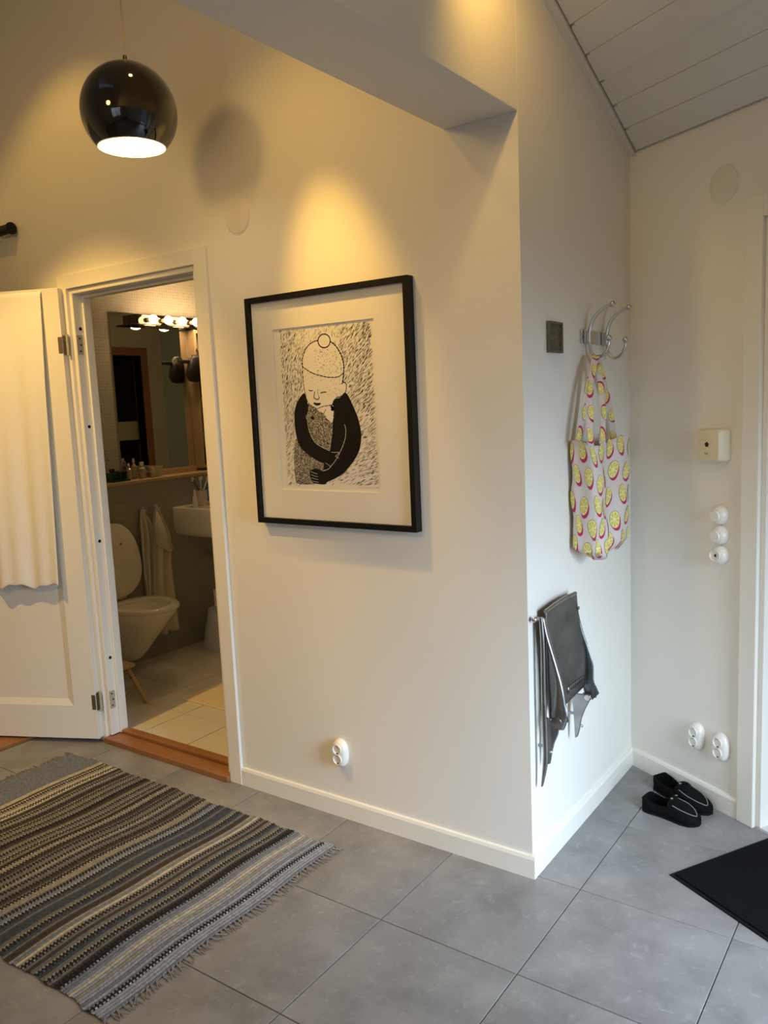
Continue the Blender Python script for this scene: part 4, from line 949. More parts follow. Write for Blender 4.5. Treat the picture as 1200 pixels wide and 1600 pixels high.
# moccasins ---------------------------------------------------------------
SUEDE = mat('black_suede', (.0045, .005, .005), .9, bump=(200, .5), spec=.12); LINING = mat('shoe_lining', (.006, .006, .0065), .9, spec=.1); STITCH = mat('grey_stitching', (.27, .28, .28), .7)
def shoe(label, heel, toe, side):
    heel = Vector(heel); toe = Vector(toe); L_ = (toe-heel).length; X = (toe-heel).normalized(); Y = Vector((-X.y, X.x, 0)); o = thing('moccasin', label, 'shoe', (heel+toe)/2, 'pair of black moccasins')
    def W(s_): 
        t = [(0, .016), (.03, .026), (.08, .032), (.18, .036), (.35, .036), (.55, .042), (.72, .047), (.86, .042), (.95, .028), (1, .010)]
        for k in range(len(t)-1):
            if t[k][0] <= s_ <= t[k+1][0]:
                q = (s_-t[k][0])/(t[k+1][0]-t[k][0]); return t[k][1]*(1-q)+t[k+1][1]*q
    def Hs(s_): return .058-.020*math.sin(min(1, s_/.5)*math.pi*.5) if s_ < .48 else .060*(1-((s_-.48)/.52)**1.8)*.82+.018
    def Hside(s_): 
        return .042+.010*math.sin(min(1, s_/.07)*math.pi/2) if s_ < .07 else (.052-.015*(s_-.07)/.23) if s_ < .3 else (.037+.005*math.sin((s_-.3)*6) if s_ < .48 else .037-.016*((s_-.48)/.52)**1.5)
    def C_(s_): return side*.006*math.sin(s_*3.1)
    NS = 30; NA = 12
    def P(s_, y, z): return heel + X*(s_*L_) + Y*(C_(s_)+y) + Vector((0, 0, z))
    m_ = MB(); rings = []
    for k in range(NS+1):
        s_ = k/NS; w_ = W(s_); h = Hside(s_)
        r = []
        for a_ in range(NA+1):
            t = a_/NA; ang = math.pi*t
            yy = -math.cos(ang)
            yy = math.copysign(abs(yy)**.6, yy); zz = h*(1-min(1, math.sin(ang)*1.35)**1.0) if True else 0
            r.append(P(s_, yy*w_*(1 if zz < h*.8 else .93), .002+max(0, zz)))
        rings.append(r)
    m_.loft(rings, close=False); m_.f.append(list(range(NA+1))[::-1]); m_.fm.append(0); m_.f.append([NS*(NA+1)+i_ for i_ in range(NA+1)]); m_.fm.append(0); m_.build('upper', SUEDE, o, solid=.003, subdiv=1)
    m_ = MB(); m_.loft([[P(0, 0, z)]*0 or [P(k/NS, W(k/NS)*1.02, z) for k in range(NS+1)] + [P(k/NS, -W(k/NS)*1.02, z) for k in range(NS, -1, -1)] for z in (.0, .007)]); m_.build('sole', mat('black_rubber', (.006, .006, .0065), .7, spec=.15), o)
    m_ = MB(); m_.grid(lambda u, v: P(.03+.5*v, (u-.5)*2*W(.03+.5*v)*.9, .012), 4, 8); m_.build('insole', LINING, o)
    # vamp
    def vamp(u, v):
        s_ = .46+.535*v; w_ = W(s_)*.93; yy = (u-.5)*2
        return P(s_, yy*w_, Hside(s_)*.98 + (Hs(s_)-Hside(s_))*math.sqrt(max(0, 1-yy*yy)) + (.010*(1-v*5) if v < .2 else 0)*(1-yy*yy))
    m_ = MB(); m_.grid(vamp, 14, 16); m_.build('vamp', SUEDE, o, solid=.003)
    m_ = MB(); U = []
    for k in range(21):
        t = k/20; s_ = .50+.44*math.sin(math.pi*t)**.6 if 0 < t < 1 else .50
        yy = -math.cos(math.pi*t)*.80; v = (s_-.46)/.535; q = vamp(.5+yy*.5, max(0, min(1, v))); U.append(q+Vector((0, 0, .003)))
    m_.tube(U, .0013, 6); m_.build('stitching', STITCH, o)
    m_ = MB(); St = [vamp(.5+(k/10-.5)*.98, .13)+Vector((0, 0, .004)) for k in range(11)]; rings = [[p+X*.008, p+X*.008+Vector((0, 0, .002)), p-X*.008+Vector((0, 0, .002)), p-X*.008] for p in St]; m_.loft(rings); st = m_.build('strap', SUEDE, o)
    for q in (St[3], St[8]):
        m_ = MB(); m_.box((-.004, -.0035, 0), (.004, .0035, .003), Matrix.Translation(q+Vector((0, 0, .0015))) @ Matrix(((X.x, Y.x, 0, 0), (X.y, Y.y, 0, 0), (0, 0, 1, 0), (0, 0, 0, 1)))); m_.build('buckle', CHROME, st, smooth=False)
    m_ = MB(); m_.tube([P(s_/20*.47, W(s_/20*.47)*.93, Hside(s_/20*.47)+.002) for s_ in range(20, 0, -1)] + [P(.0, y, Hside(.0)+.003) for y in (.012, 0, -.012)] + [P(s_/20*.47, -W(s_/20*.47)*.93, Hside(s_/20*.47)+.002) for s_ in range(1, 21)], .0026, 6); m_.build('collar', SUEDE, o)
h1 = at(1006, 1262, 'z', 0); t1 = at(1094, 1290, 'z', 0)
shoe('black suede moccasin nearer the viewer, in front of its mate', (h1.x, h1.y, 0), (t1.x, t1.y, 0), 1)
h2 = cpt(.205, .062, 0); t2 = cpt(.468, .062, 0)
shoe('black suede moccasin tucked against the baseboard behind its mate', h2, t2, -1)

# rag rug -----------------------------------------------------------------
rug = thing('rag_rug', 'striped grey, beige and black woven rag rug on the hall floor', 'rug', (-1.42, -.66, 0))
R0, R1 = -2.19, -.655; RYF, RYN = -.185, -1.135
NX = 132; rw = random.Random(4)
cols = {'den': (.17, .185, .205), 'lden': (.27, .285, .31), 'dk': (.020, .018, .018), 'br': (.055, .046, .038), 'bei': (.44, .39, .28), 'lb': (.25, .23, .18), 'gr': (.14, .135, .125), 'nav': (.055, .065, .075), 'olv': (.17, .155, .115)}
seq = ['den']*16 + ['bei', 'bei', 'br', 'bei', 'dk', 'lb', 'bei', 'bei', 'dk', 'bei', 'br', 'br', 'lb', 'dk', 'lb', 'gr', 'dk', 'br', 'lb', 'dk', 'olv', 'lb', 'dk', 'gr', 'lb', 'dk', 'dk', 'br', 'olv', 'lb', 'dk', 'gr', 'lb', 'dk', 'olv', 'br', 'dk', 'lb', 'lb', 'dk', 'br', 'gr', 'dk', 'gr', 'olv', 'dk', 'lb', 'gr', 'dk', 'gr', 'gr', 'dk', 'br', 'gr', 'dk', 'lb', 'lb', 'gr', 'dk', 'den', 'lden', 'dk', 'nav', 'gr', 'nav', 'nav', 'nav', 'gr', 'lb', 'dk', 'nav', 'gr', 'br', 'br', 'lb', 'den', 'bei', 'lb', 'dk', 'gr', 'br', 'gr', 'lb', 'dk', 'nav', 'gr', 'lb', 'dk', 'gr', 'br', 'dk', 'dk', 'den', 'den', 'lden', 'bei', 'lden', 'lb', 'lden', 'lden', 'den', 'lden', 'den', 'dk', 'lden', 'lden', 'lden', 'den']
NX = len(seq)
NYR = 160
def rug_edge(x, far):
    e = .004*math.sin(x*13+far*2)+.003*math.sin(x*37+far)+.002*math.sin(x*71)+.0015*math.sin(x*190)
    return (RYF if far else RYN) + e
verts = []; faces = []; vc = []
SUBX = 3
for i in range(NX*SUBX+1):
    u = i/(NX*SUBX); fr_ = (i % SUBX)/SUBX
    for j in range(NYR*2+1):
        v = j/(NYR*2); x = R0+(R1-R0)*u + .012*math.sin(v*5+1)*math.sin(u*3) + .005*math.sin(v*13+u*9)
        y = rug_edge(x, 1)*(1-v)+rug_edge(x, 0)*v
        row = i//SUBX
        ribz = .0030*abs(math.sin(math.pi*i/SUBX))*1.1 + .0008*(1 if (j+row) % 2 else 0)
        z = .004 + ribz + .0015*math.sin(v*7+u*5)
        verts.append((x+1.42, y+.66, z))
W_ = NYR*2+1
me = bpy.data.meshes.new('woven_field')
for i in range(NX*SUBX):
    row = i//SUBX
    for j in range(NYR*2):
        faces.append((i*W_+j, (i+1)*W_+j, (i+1)*W_+j+1, i*W_+j+1))
me.from_pydata(verts, [], faces)
ca = me.color_attributes.new('weave', 'FLOAT_COLOR', 'CORNER')
buf = []
fl_noise = [[rw.uniform(.72, 1.25) for _ in range(NYR+2)] for _ in range(NX)]
for i in range(NX*SUBX):
    row = i//SUBX; c = cols[seq[row]]
    nxt = cols[seq[min(row+1, NX-1)]]
    for j in range(NYR*2):
        k = 1+.6*(fl_noise[row][j//2]-1); cc = c
        # warp crossings: neighbouring row shows through on alternate knots
        if (i % SUBX) == SUBX-1 and (j//2+row) % 2 and (seq[row] == 'dk' or seq[min(row+1, NX-1)] == 'dk'): cc = nxt
        if seq[row] in ('dk',) and (j//2) % 3 == 0: k *= 1.6
        wv = (cc[0]*k, cc[1]*k, cc[2]*k, 1)
        for _ in range(4): buf.extend(wv)
ca.data.foreach_set('color', buf)
M = bpy.data.materials.new('woven_rags'); M.use_nodes = True; nt = M.node_tree; bb = nt.nodes['Principled BSDF']; at_ = nt.nodes.new('ShaderNodeVertexColor'); at_.layer_name = 'weave'
nz = nt.nodes.new('ShaderNodeTexNoise'); nz.inputs['Scale'].default_value = 220; mm = nt.nodes.new('ShaderNodeMixRGB'); mm.blend_type = 'MULTIPLY'; mm.inputs[0].default_value = .5
rr2 = nt.nodes.new('ShaderNodeValToRGB'); rr2.color_ramp.elements[0].color = (.5, .5, .5, 1); rr2.color_ramp.elements[1].color = (1.3, 1.3, 1.3, 1)
tcx = nt.nodes.new('ShaderNodeTexCoord'); nt.links.new(tcx.outputs['Object'], nz.inputs['Vector']); nt.links.new(nz.outputs['Fac'], rr2.inputs['Fac'])
nt.links.new(at_.outputs['Color'], mm.inputs[1]); nt.links.new(rr2.outputs['Color'], mm.inputs[2]); nt.links.new(mm.outputs['Color'], bb.inputs['Base Color']); bb.inputs['Roughness'].default_value = .95
bb.inputs['Specular IOR Level'].default_value = .15
me.materials.append(M)
o = bpy.data.objects.new('woven_field', me); COL.objects.link(o); o.parent = rug
FRG = mat('grey_fringe', (.24, .21, .20), .95)
rf = random.Random(9)
def tassel_mesh(seed):
    r_ = random.Random(seed); m_ = MB()
    for k in range(3):
        a = r_.uniform(-.5, .5); ln = r_.uniform(.022, .038); z = .006
        m_.tube([(0, r_.uniform(-.002, .002), z), (ln*.5, a*ln*.4+r_.uniform(-.003, .003), z*.6), (ln, a*ln, .0016)], [.0018, .0016, .0009], 5)
    o_ = m_.build('tassel', FRG, None); d = o_.data; bpy.data.objects.remove(o_); return d
TM = [tassel_mesh(k) for k in range(8)]
for end in (1, 0):
    yy = RYF-.006
    while yy > RYN+.004:
        v = (RYF-yy)/(RYF-RYN); u = 1 if end else 0
        x = (R1 if end else R0) + .012*math.sin(v*5+1)*math.sin(u*3) + .005*math.sin(v*13+u*9)
        t_ = share('tassel', TM[rf.randrange(8)], rug, (x+1.42, yy+.66, 0)); t_.rotation_euler = (0, 0, (0 if end else math.pi)+rf.uniform(-.45, .45))
        yy -= rf.uniform(.012, .022)

for o in list(bpy.data.objects):
    if o.name.split('.')[0] in ('printed_outline', 'printed_white_lines', 'pencil_signature', 'printed_slices', 'screws', 'contacts', 'worn_lettering', 'small_marks'): o['kind'] = 'stuff'

# ================================================================== THINGS IN THE BATHROOM
mir = thing('wall_mirror', 'frameless bathroom mirror above the wooden ledge', 'mirror', (BX0, 1.2, 1.143))
b = MB(); b.box((BX0, .905, 1.160), (BX0+.006, 1.485, 2.125)); b.build('mirror_glass', mat('mirror_silver', (.86, .88, .86), .015, 1), mir, smooth=False)
b = MB(); b.box((BX0, .90, 1.1262), (BX0+.020, 1.488, 1.1598)); b.build('bottom_rail', PINE, mir, smooth=False, bevel=.002)
# light bar with globe bulbs
lb = thing('vanity_light', 'black light bar with a row of glowing globe bulbs above the mirror', 'lamp', (BX0+.006, 1.32, 2.05))
b = MB(); b.box((BX0+.006, 1.05, 2.055), (BX0+.070, 1.66, 2.115)); b.build('housing', BLACK_GLOSS, lb, smooth=False, bevel=.003)
b = MB(); b.box((BX0+.006, 1.00, 2.046), (BX0+.078, 1.68, 2.054)); b.build('bottom_plate', BLACK_GLOSS, lb, smooth=False, bevel=.001)
VB = mat('lit_vanity_globe', (1, .75, .4), .4, emit=18, emit_col=(1, .66, .30))
for k in range(5):
    c = Vector((-2.980, 1.139+k*.1145, 2.083)); m_ = MB(); m_.sphere(c, .026, 20, 12); bu = m_.build('globe_bulb', VB, lb)
    m_ = MB(); m_.lathe([(.014, .0), (.014, .028)], (BX0+.070, c.y, c.z), 14, 'x'); m_.build('bulb_socket', WHITE_IN, bu)
for k, yv in enumerate((1.25, 1.48)):
    l = bpy.data.lights.new('globe_glow', 'POINT'); l.energy = 3.2; l.color = (1, .62, .28); l.shadow_soft_size = .05
    o = bpy.data.objects.new('globe_glow', l); COL.objects.link(o); o.location = (-2.90, yv, 2.10)

# toilet ------------------------------------------------------------------
TY = .665
wc = thing('toilet', 'white wall-hung toilet with its lid up', 'toilet', (LEDX, TY, .1))
def egg(xb, xt, ry, z, n=36, p=2.2):
    """plan outline from the wall side xb to the tip xt"""
    cx = xb+(xt-xb)*.42; out = []
    for k in range(n):
        a = 2*math.pi*k/n; ca, sa = math.cos(a), math.sin(a)
        rx = (xt-cx) if ca > 0 else (cx-xb)
        q = 2/(2.0 if ca > 0 else 2.8)
        out.append(Vector((cx+rx*math.copysign(abs(ca)**q, ca), TY+ry*math.copysign(abs(sa)**(2/2.2), sa), z)))
    return out
W0 = LEDX
b = MB()
b.loft([egg(W0, -2.80, .060, .105), egg(W0, -2.765, .075, .12), egg(W0, -2.715, .095, .17), egg(W0, -2.65, .118, .24), egg(W0, -2.575, .145, .315), egg(W0, -2.525, .166, .37), egg(W0, -2.490, .177, .405), egg(W0, -2.482, .179, .425),
        egg(W0+.01, -2.488, .175, .430), egg(-2.835, -2.518, .140, .430), egg(-2.83, -2.53, .130, .41), egg(-2.81, -2.56, .105, .35), egg(-2.78, -2.61, .07, .28), egg(-2.75, -2.65, .045, .24)], cap=True)
b.build('bowl', PORC, wc, auto=60)
def ring(z0, z1, o0, o1, i0, i1, name, mt):
    m_ = MB(); m_.loft([i0(z0), o0(z0), o0(z1-.006), o1(z1), i1(z1), i1(z1-.004), i0(z0)], cap=False); return m_.build(name, mt, wc, auto=60)
O = lambda z: egg(-2.885, -2.470, .185, z); O1 = lambda z: egg(-2.880, -2.478, .178, z); I = lambda z: egg(-2.835, -2.522, .134, z); I1 = lambda z: egg(-2.838, -2.518, .138, z)
ring(.432, .452, O, O1, I, I1, 'seat_ring', PORC)
b = MB(); # raised lid
def lidring(x, s_): 
    n = 36; out = []
    for k in range(n):
        a = 2*math.pi*k/n; ca, sa = math.cos(a), math.sin(a); rz = .275 if sa > 0 else .165; out.append(Vector((x - .018*(max(0, sa)), TY-.012+.185*s_*math.copysign(abs(ca)**(2/2.3), ca), .625+rz*s_*math.copysign(abs(sa)**.9, sa))))
    return out
b.loft([lidring(-2.912, .96), lidring(-2.908, 1.0), lidring(-2.897, 1.0), lidring(-2.893, .96)]); b.build('lid', PORC, wc, auto=50)
b = MB(); b.tube([(-2.888, .60, .452), (-2.888, .60, .50)], .009, 12); b.tube([(-2.888, .59, .462), (-2.888, .70, .462)], .007, 12); b.build('hinge', CHROME, wc)
b = MB(); b.lathe([(.0003, .004), (.007, .003), (.008, 0)], (-2.892, .700, .775), 12, 'x'); b.build('lid_buffer', mat('buffer_grey', (.25, .2, .14), .6), wc)

# wooden stool
P_T = .195
st = thing('step_stool', 'small pale wooden stool with splayed legs in front of the toilet', 'stool', (-2.62, .30, BZ))
sx0, sx1, sy0, sy1 = -2.83, -2.46, .165, .405
b = MB(); b.box((sx0, sy0, P_T), (sx1, sy1, P_T+.020)); b.build('seat', PINE, st, smooth=False, bevel=.004)
for sx in (-1, 1):
    for sy_2 in (-1, 1):
        top = Vector(((sx1-.035) if sx > 0 else (sx0+.035), (sy1-.03) if sy_2 > 0 else (sy0+.03), P_T)); bot = Vector(((-2.335) if sx > 0 else (sx0-.05), (sy1-.042) if sy_2 > 0 else (sy0+.03), BZ))
        m_ = MB(); e = Vector((.014, 0, 0)); f = Vector((0, .010, 0))
        m_.loft([[bot-e-f, bot+e-f, bot+e+f, bot-e+f], [top-e-f, top+e-f, top+e+f, top-e+f]]); lg = m_.build('leg', PINE, st, smooth=False, bevel=.003)
        if sx > 0 and sy_2 < 0 or sx > 0:
            m_ = MB(); c = top*.72+bot*.28; m_.lathe([(.0003, -.0112), (.005, -.0112), (.005, -.009)], c, 10, 'y'); m_.build('screw', BLACK, lg)
b = MB(); b.tube([(sx0, .285, .11), (-2.40, .285, .10)], .008, 8); b.build('crossbar', PINE, st)

# towel hooks with towels
def towel_hook(y, label):
    o = thing('towel_hook', label, 'hook', (LEDX, y, .95)); b = MB(); b.box((LEDX, y-.019, .928), (LEDX+.004, y+.019, .968)); b.build('plate', STEEL, o, smooth=False, bevel=.001)
    b = MB(); b.tube(smooth_line([(LEDX+.003, y, .955), (LEDX+.020, y, .948), (LEDX+.030, y, .935), (LEDX+.040, y, .940), (LEDX+.044, y, .952)], 4), .005, 8); b.build('prong', STEEL, o)
towel_hook(.904, 'left one of two square towel hooks under the wooden ledge'); towel_hook(1.004, 'right one of two square towel hooks, nearer the washbasin')
TW = mat('bath_towel_cotton', (.62, .60, .54), .95, bump=(140, .8))
def hang(name_label, Lp, Rp, off, ph):
    Lc = smooth_line([at(x, y, 'x', LEDX+off) for x, y in Lp], 8); Rc = smooth_line([at(x, y, 'x', LEDX+off) for x, y in Rp], 8)
    def lerp(C_, v):
        q = v*(len(C_)-1); i = min(int(q), len(C_)-2); return C_[i]*(1-(q-i))+C_[i+1]*(q-i)
    m_ = MB()
    def fn(u, v):
        p = lerp(Lc, v)*(1-u)+lerp(Rc, v)*u; wv = (lerp(Rc, v)-lerp(Lc, v)).length
        p = p + Vector((min(.020, wv*.22)*math.sin(u*13+ph+v*2)+.004*math.sin(u*29), 0, 0)); p.x = max(p.x, LEDX+.006); return p
    m_.grid(fn, 24, 36); o = m_.build('hand_towel', TW, solid=.006, auto=80); tag(o, name_label, 'towel', None)
hang('narrow white towel on the left hook beside the toilet', [(220, 797), (218, 815), (219, 850), (222, 890), (229, 938), (231, 960)], [(223, 797), (229, 806), (238, 828), (238, 860), (238, 938), (238, 962)], .030, 0)
hang('wide white towel with a folded corner on the right hook beside the washbasin', [(243, 796), (240, 810), (239, 850), (240, 900), (242, 950), (246, 994)], [(247, 796), (254, 815), (264, 840), (266, 880), (273, 930), (281, 981)], .060, 1.5)
b = MB(); 
Pq = [at(x, y, 'x', LEDX+.086) for x, y in ((245, 799), (251, 808), (260, 832), (271, 857), (266, 863), (256, 857), (244, 852), (242, 820))]
b.add(Pq, [tuple(range(8))]); o = b.build('folded_corner', TW, bpy.data.objects['hand_towel.001'], solid=.005)

# washbasin
sk = thing('washbasin', 'white rounded washbasin on the bathroom wall', 'washbasin', (LEDX, 1.4, .75))
def srect(x1, y0_, y1_, z, r=.05, x0_=LEDX):
    P = [Vector((x0_, y0_, z))]; n = 6
    for k in range(n+1):
        a = -math.pi/2+math.pi/2*k/n; P.append(Vector((x1-r+r*math.cos(a), y0_+r+r*math.sin(a), z)))
    for k in range(n+1):
        a = math.pi/2*k/n; P.append(Vector((x1-r+r*math.cos(a), y1_-r+r*math.sin(a), z)))
    P.append(Vector((x0_, y1_, z))); return P
b = MB(); rg = [srect(-2.70, 1.30, 1.52, .735), srect(-2.58, 1.20, 1.62, .742), srect(-2.50, 1.155, 1.67, .765), srect(-2.49, 1.142, 1.68, .80), srect(-2.485, 1.140, 1.682, .925), srect(-2.490, 1.146, 1.676, .931),
               srect(-2.53, 1.20, 1.62, .930, .06, LEDX+.13), srect(-2.56, 1.24, 1.58, .86, .08, LEDX+.15), srect(-2.60, 1.30, 1.52, .82, .06, LEDX+.2)]
b.loft(rg); b.build('basin', PORC, sk, auto=60)
b = MB(); b.tube(smooth_line([(-2.80, 1.40, .745), (-2.80, 1.40, .62), (-2.82, 1.40, .58), (-2.88, 1.40, .58), (LEDX, 1.40, .60)], 4), .016, 12); b.sphere((-2.80, 1.36, .615), .028, 14, 8, (1, 1, 1.3)); b.build('drain_trap', CHROME, sk)
# things on the washbasin
b = MB(); c = at(292, 795, 'z', .931); c = Vector((c.x, 1.185, .931)); sprayo = thing('spray_bottle', 'slim white spray bottle with a pointed cap on the washbasin rim', 'bottle', c)
b.lathe([(.0145, 0), (.016, .004), (.016, .050), (.013, .060)], c, 18); b.build('bottle_body', PLASTIC, sprayo); b = MB(); b.lathe([(.013, .060), (.0125, .066), (.0095, .068), (.006, .10), (.0035, .112)], c, 18); b.build('nozzle', PLASTIC, sprayo)
c = Vector((-2.835, 1.290, .931)); cup = thing('toothbrush_mug', 'grey-white mug holding toothbrushes at the back of the washbasin', 'mug', c)
b = MB(); b.lathe([(.030, 0), (.034, .003), (.036, .095), (.033, .095), (.031, .006), (.001, .006)], c, 24); b.build('mug_body', mat('mug_glaze', (.60, .58, .53), .3), cup)
for k, (dx, dy, cc) in enumerate(((-.02, -.045, (.05, .10, .22)), (.01, -.01, (.7, .7, .68)), (-.01, .02, (.06, .22, .40)), (.02, .04, (.75, .74, .7)))):
    tb = thing('toothbrush', ['dark blue toothbrush leaning left in the mug', 'white toothbrush upright in the mug', 'blue toothbrush in the middle of the mug', 'white toothbrush leaning right in the mug'][k], 'toothbrush', c+Vector((dx*.4, dy*.4, .01)), 'toothbrushes in the mug')
    m_ = MB(); p0 = c+Vector((-dx*.5, -dy*.4, .01)); p1 = c+Vector((dx, dy, .165)); m_.tube([p0, p0*.5+p1*.5, p1], [.0045, .0055, .004], 8); m_.build('handle', mat('brush_%d' % k, cc, .4), tb)
    m_ = MB(); m_.box((-.005, -.010, -.012), (.004, .004, .014), Matrix.Translation(p1)); m_.build('bristles', PLASTIC, tb, smooth=False)
c = Vector((-2.86, 1.372, .931)); tb = thing('blue_tube', 'blue tube standing on its cap at the right of the mug', 'tube', c)
b = MB(); b.lathe([(.013, 0), (.013, .016)], c, 16); b.build('cap', PLASTIC, tb)
b = MB(); b.loft([[c+Vector((.018*math.cos(a)*(1-.85*t), .019*math.sin(a)*(1+.25*t), .016+.11*t)) for a in [2*math.pi*k/16 for k in range(16)]] for t in (0, .2, .5, .8, 1)]); b.build('tube_body', mat('blue_tube', (.04, .17, .38), .35), tb)

# toilet-brush bin
bn = thing('brush_bin', 'rounded white bin with a brush handle standing beside the washbasin', 'bin', (-2.70, 1.28, BZ))
def sq(cx, cyy, rx, ry, z, n=28): return [Vector((cx+rx*math.copysign(abs(math.cos(a))**.6, math.cos(a)), cyy+ry*math.copysign(abs(math.sin(a))**.6, math.sin(a)), z)) for a in [2*math.pi*k/n for k in range(n)]]
b = MB(); b.loft([sq(-2.70, 1.285, .135, .110, BZ), sq(-2.70, 1.285, .138, .113, BZ+.02), sq(-2.695, 1.285, .118, .100, .17), sq(-2.69, 1.285, .100, .088, .262)]); b.build('bin_body', mat('bin_plastic', (.68, .69, .68), .35), bn, auto=60)
b = MB(); b.loft([sq(-2.69, 1.285, .103, .091, .262), sq(-2.69, 1.285, .100, .088, .285), sq(-2.69, 1.285, .075, .066, .300), sq(-2.69, 1.285, .03, .03, .303)]); b.build('bin_lid', mat('pale_blue_plastic', (.55, .66, .72), .25), bn, auto=60)
b = MB(); b.lathe([(.012, .295), (.010, .36), (.013, .395), (.009, .41)], (-2.72, 1.24, 0), 14); b.build('brush_handle', PLASTIC, bn)
# bath mat
b = MB(); b.prism([(-2.215, .485), (-1.66, .485), (-1.66, 1.10), (-2.215, 1.10)], BZ+.0005, BZ+.009)
o = b.build('bath_mat', mat('beige_bath_mat', (.66, .58, .47), .95, bump=(90, .9)), smooth=False, bevel=.003); tag(o, 'beige bath mat on the white tiled bathroom floor', 'mat')

# things on the ledge
LZ = 1.126
c = Vector((-3.02, .655, LZ)); pt = thing('potted_plant', 'green plant in a glossy white pot at the left end of the ledge', 'plant', c)
b = MB(); b.lathe([(.030, 0), (.046, .02), (.052, .06), (.044, .098), (.040, .098), (.046, .06), (.03, .03)], c, 28); b.build('pot', PORC, pt)
LEAF = mat('dark_leaf', (.018, .05, .018), .35)
for k in range(9):
    a = k*2.4; L0 = c+Vector((0, 0, .09)); ln = .07+.012*(k % 4)
    def lf(u, v):
        r = ln*v; up_ = .055*math.sin(v*2.4)+.02*(k % 3); w_ = .020*math.sin(math.pi*min(1, v*1.0))*(u-.5)*2
        x = min(r*math.cos(a), .06); return Vector((max(L0.x+x*.6-w_*math.sin(a), BX0+.008), L0.y+r*math.sin(a)+w_*math.cos(a), L0.z+up_-abs(u-.5)*.01))
    m_ = MB(); m_.grid(lf, 4, 8); m_.build('leaf', LEAF, pt, solid=.001)
gb = thing('green_box', 'dark green tray box with clear fittings on the ledge next to the plant', 'box', (-3.0, .785, LZ))
GRN = mat('bottle_green', (.012, .07, .02), .15, coat=.4)
b = MB(); b.box((-3.05, .725, LZ), (-2.96, .860, LZ+.012)); b.build('tray', GRN, gb, smooth=False, bevel=.003)
b = MB(); b.box((-3.03, .735, LZ+.0125), (-2.98, .790, LZ+.055)); b.build('box_body', GRN, gb, smooth=False, bevel=.004)
b = MB(); b.box((-3.03, .797, LZ+.0125), (-2.975, .850, LZ+.062)); b.build('box_body', mat('dark_green_glass', (.01, .035, .015), .1, coat=.5), gb, smooth=False, bevel=.006)
b = MB(); b.box((-3.02, .755, LZ+.0555), (-2.99, .775, LZ+.078)); b.build('box_knob', BLACK_GLOSS, gb, smooth=False, bevel=.004)
PG = mat('perfume_glass', (.42, .38, .28), .12, coat=.5); 
for k, (x, y, r, h, lab) in enumerate(((-3.03, .905, .017, .10, 'leftmost clear perfume bottle with a round stopper on the ledge'), (-3.045, .955, .016, .125, 'tallest slim perfume bottle at the back of the ledge'), (-3.01, .985, .024, .10, 'broad perfume bottle in front of the mirror edge'), (-2.985, 1.045, .015, .060, 'small square-capped bottle in front of the tub on the ledge'))):
    c = Vector((x, y, LZ)); o = thing('perfume_bottle', lab, 'bottle', c, 'small bottles on the bathroom ledge')
    b = MB(); b.lathe([(r*.9, 0), (r, .004), (r, h*.62), (r*.4, h*.72), (r*.36, h*.78)], c, 18); b.build('flask', PG, o)
    b = MB(); b.lathe([(r*.5, h*.785), (r*.55, h*.82), (r*.5, h), (r*.2, h*1.01)], c, 14); b.build('stopper', [CHROME, CHROME, PLASTIC, PLASTIC][k], o)
c = Vector((-3.03, 1.105, LZ)); o = thing('plastic_tub', 'pale open plastic tub on the ledge below the mirror', 'tub', c)
b = MB(); b.lathe([(.034, 0), (.038, .003), (.046, .062), (.048, .064), (.044, .064), (.036, .006), (.001, .005)], c, 26); b.build('tub_body', mat('milky_plastic', (.60, .58, .46), .4), o)

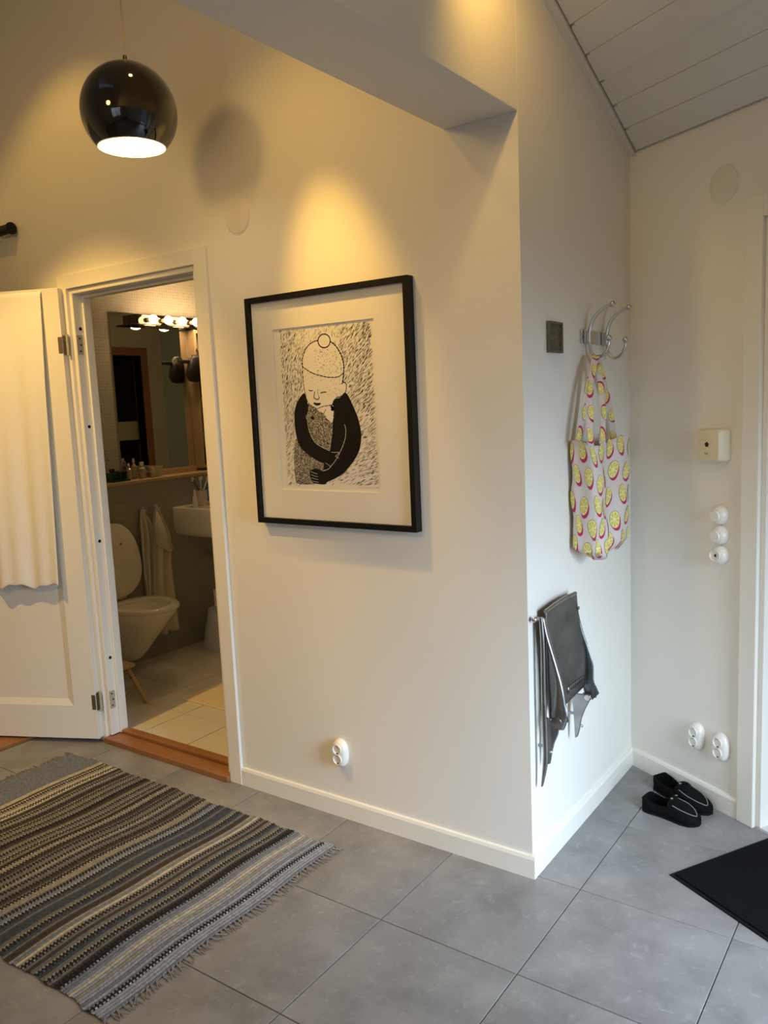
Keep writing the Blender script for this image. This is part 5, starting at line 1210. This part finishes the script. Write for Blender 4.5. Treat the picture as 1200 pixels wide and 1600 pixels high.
# open wooden shelf unit right of the mirror
un = thing('wooden_shelf_unit', 'pale wooden shelf unit to the right of the mirror', 'shelf', (BX0, 1.7, LZ))
UY0, UY1, UD = 1.495, 2.05, .075
for y in (UY0, UY1-.018):
    b = MB(); b.box((BX0, y, LZ+.02), (BX0+UD, y+.018, 2.04)); b.build('side', PINE, un, smooth=False, bevel=.001)
for z in (LZ+.02, 1.36, 1.59, 1.83, 2.02):
    b = MB(); b.box((BX0+.004, UY0+.018, z), (BX0+UD-.002, UY1-.018, z+.018)); b.build('shelf_board', PINE, un, smooth=False, bevel=.001)
RB = [(.16, .035, .02), (.22, .05, .03), (.10, .02, .015), (.20, .07, .03)]
for k in range(9):
    y = UY0+.022+k*.032; o = thing('book', ['leftmost reddish book on the middle board of the shelf unit', 'reddish book second from the left on the middle board', 'reddish book third from the left on the middle board', 'reddish book fourth from the left on the middle board', 'reddish book fifth from the left on the middle board', 'reddish book sixth from the left on the middle board', 'reddish book third from the right on the middle board', 'reddish book second from the right on the middle board', 'rightmost reddish book on the middle board of the shelf unit'][k], 'book', (BX0+.08, y, 1.608), 'books on the shelf unit')
    h = .17+.012*((k*5) % 3); mt = mat('book_red_%d' % (k % 4), RB[k % 4], .5)
    b = MB(); b.box((BX0+.02, y, 1.608), (BX0+.070, y+.002, 1.608+h)); b.box((BX0+.02, y+.026, 1.608), (BX0+.070, y+.028, 1.608+h)); b.box((BX0+.068, y+.002, 1.608), (BX0+.070, y+.026, 1.608+h)); b.build('cover', mt, o, smooth=False)
    b = MB(); b.box((BX0+.022, y+.003, 1.611), (BX0+.067, y+.025, 1.604+h)); b.build('pages', PAPER, o, smooth=False)
o = thing('wicker_basket', 'dark brown basket on the lower board of the shelf unit', 'basket', (BX0+.08, 1.68, 1.378))
WK = mat('dark_wicker', (.10, .04, .025), .7, bump=(80, 1))
b = MB(); b.loft([sq(BX0+.040, 1.68, .026, .085, 1.3785), sq(BX0+.042, 1.68, .034, .115, 1.50), sq(BX0+.042, 1.68, .030, .110, 1.50), sq(BX0+.040, 1.68, .022, .08, 1.39)]); b.build('basket_body', WK, o)
o = thing('dark_box', 'dark box standing on the lowest board of the shelf unit', 'box', (BX0+.08, 1.70, LZ+.038)); b = MB(); b.box((BX0+.008, 1.56, LZ+.0385), (BX0+.07, 1.76, LZ+.14)); b.build('box_body', mat('dark_box_card', (.06, .035, .03), .6), o, smooth=False, bevel=.003)
b = MB(); b.box((BX0+.007, 1.558, LZ+.1402), (BX0+.071, 1.762, LZ+.155)); b.build('box_lid', mat('dark_box_card', (.06, .035, .03), .6), o, smooth=False, bevel=.002)
# black wash bag hanging on the corner of the unit
o = thing('wash_bag', 'black toiletry bag with a strap hanging in front of the shelf unit', 'bag', (-2.90, 1.47, 1.75))
BG = mat('black_nylon', (.008, .008, .009), .45, bump=(40, .5))
b = MB(); cc = Vector((-3.010, 1.505, 1.79)); rings = []
for t, sx_, sy_3 in ((-.085, .25, .5), (-.078, .8, .85), (-.04, 1.0, 1.0), (.02, 1.0, 1.0), (.065, .8, .9), (.088, .4, .6)): rings.append(sq(cc.x, cc.y+.01*math.sin(t*30), .035*sx_, .095*sy_3, cc.z+t, 24))
b.loft(rings); b.build('bag_body', BG, o, auto=70)
b = MB(); b.box((-3.017, 1.345, 1.822), (-3.003, 1.430, 1.845)); b.build('strap', BG, o, smooth=False, bevel=.004)
b = MB(); b.tube([(BX0+UD, 1.505, 1.905), (-3.02, 1.505, 1.92), (-3.012, 1.505, 1.90), (-3.010, 1.505, 1.87)], .004, 8); b.build('hanging_loop', BG, o)
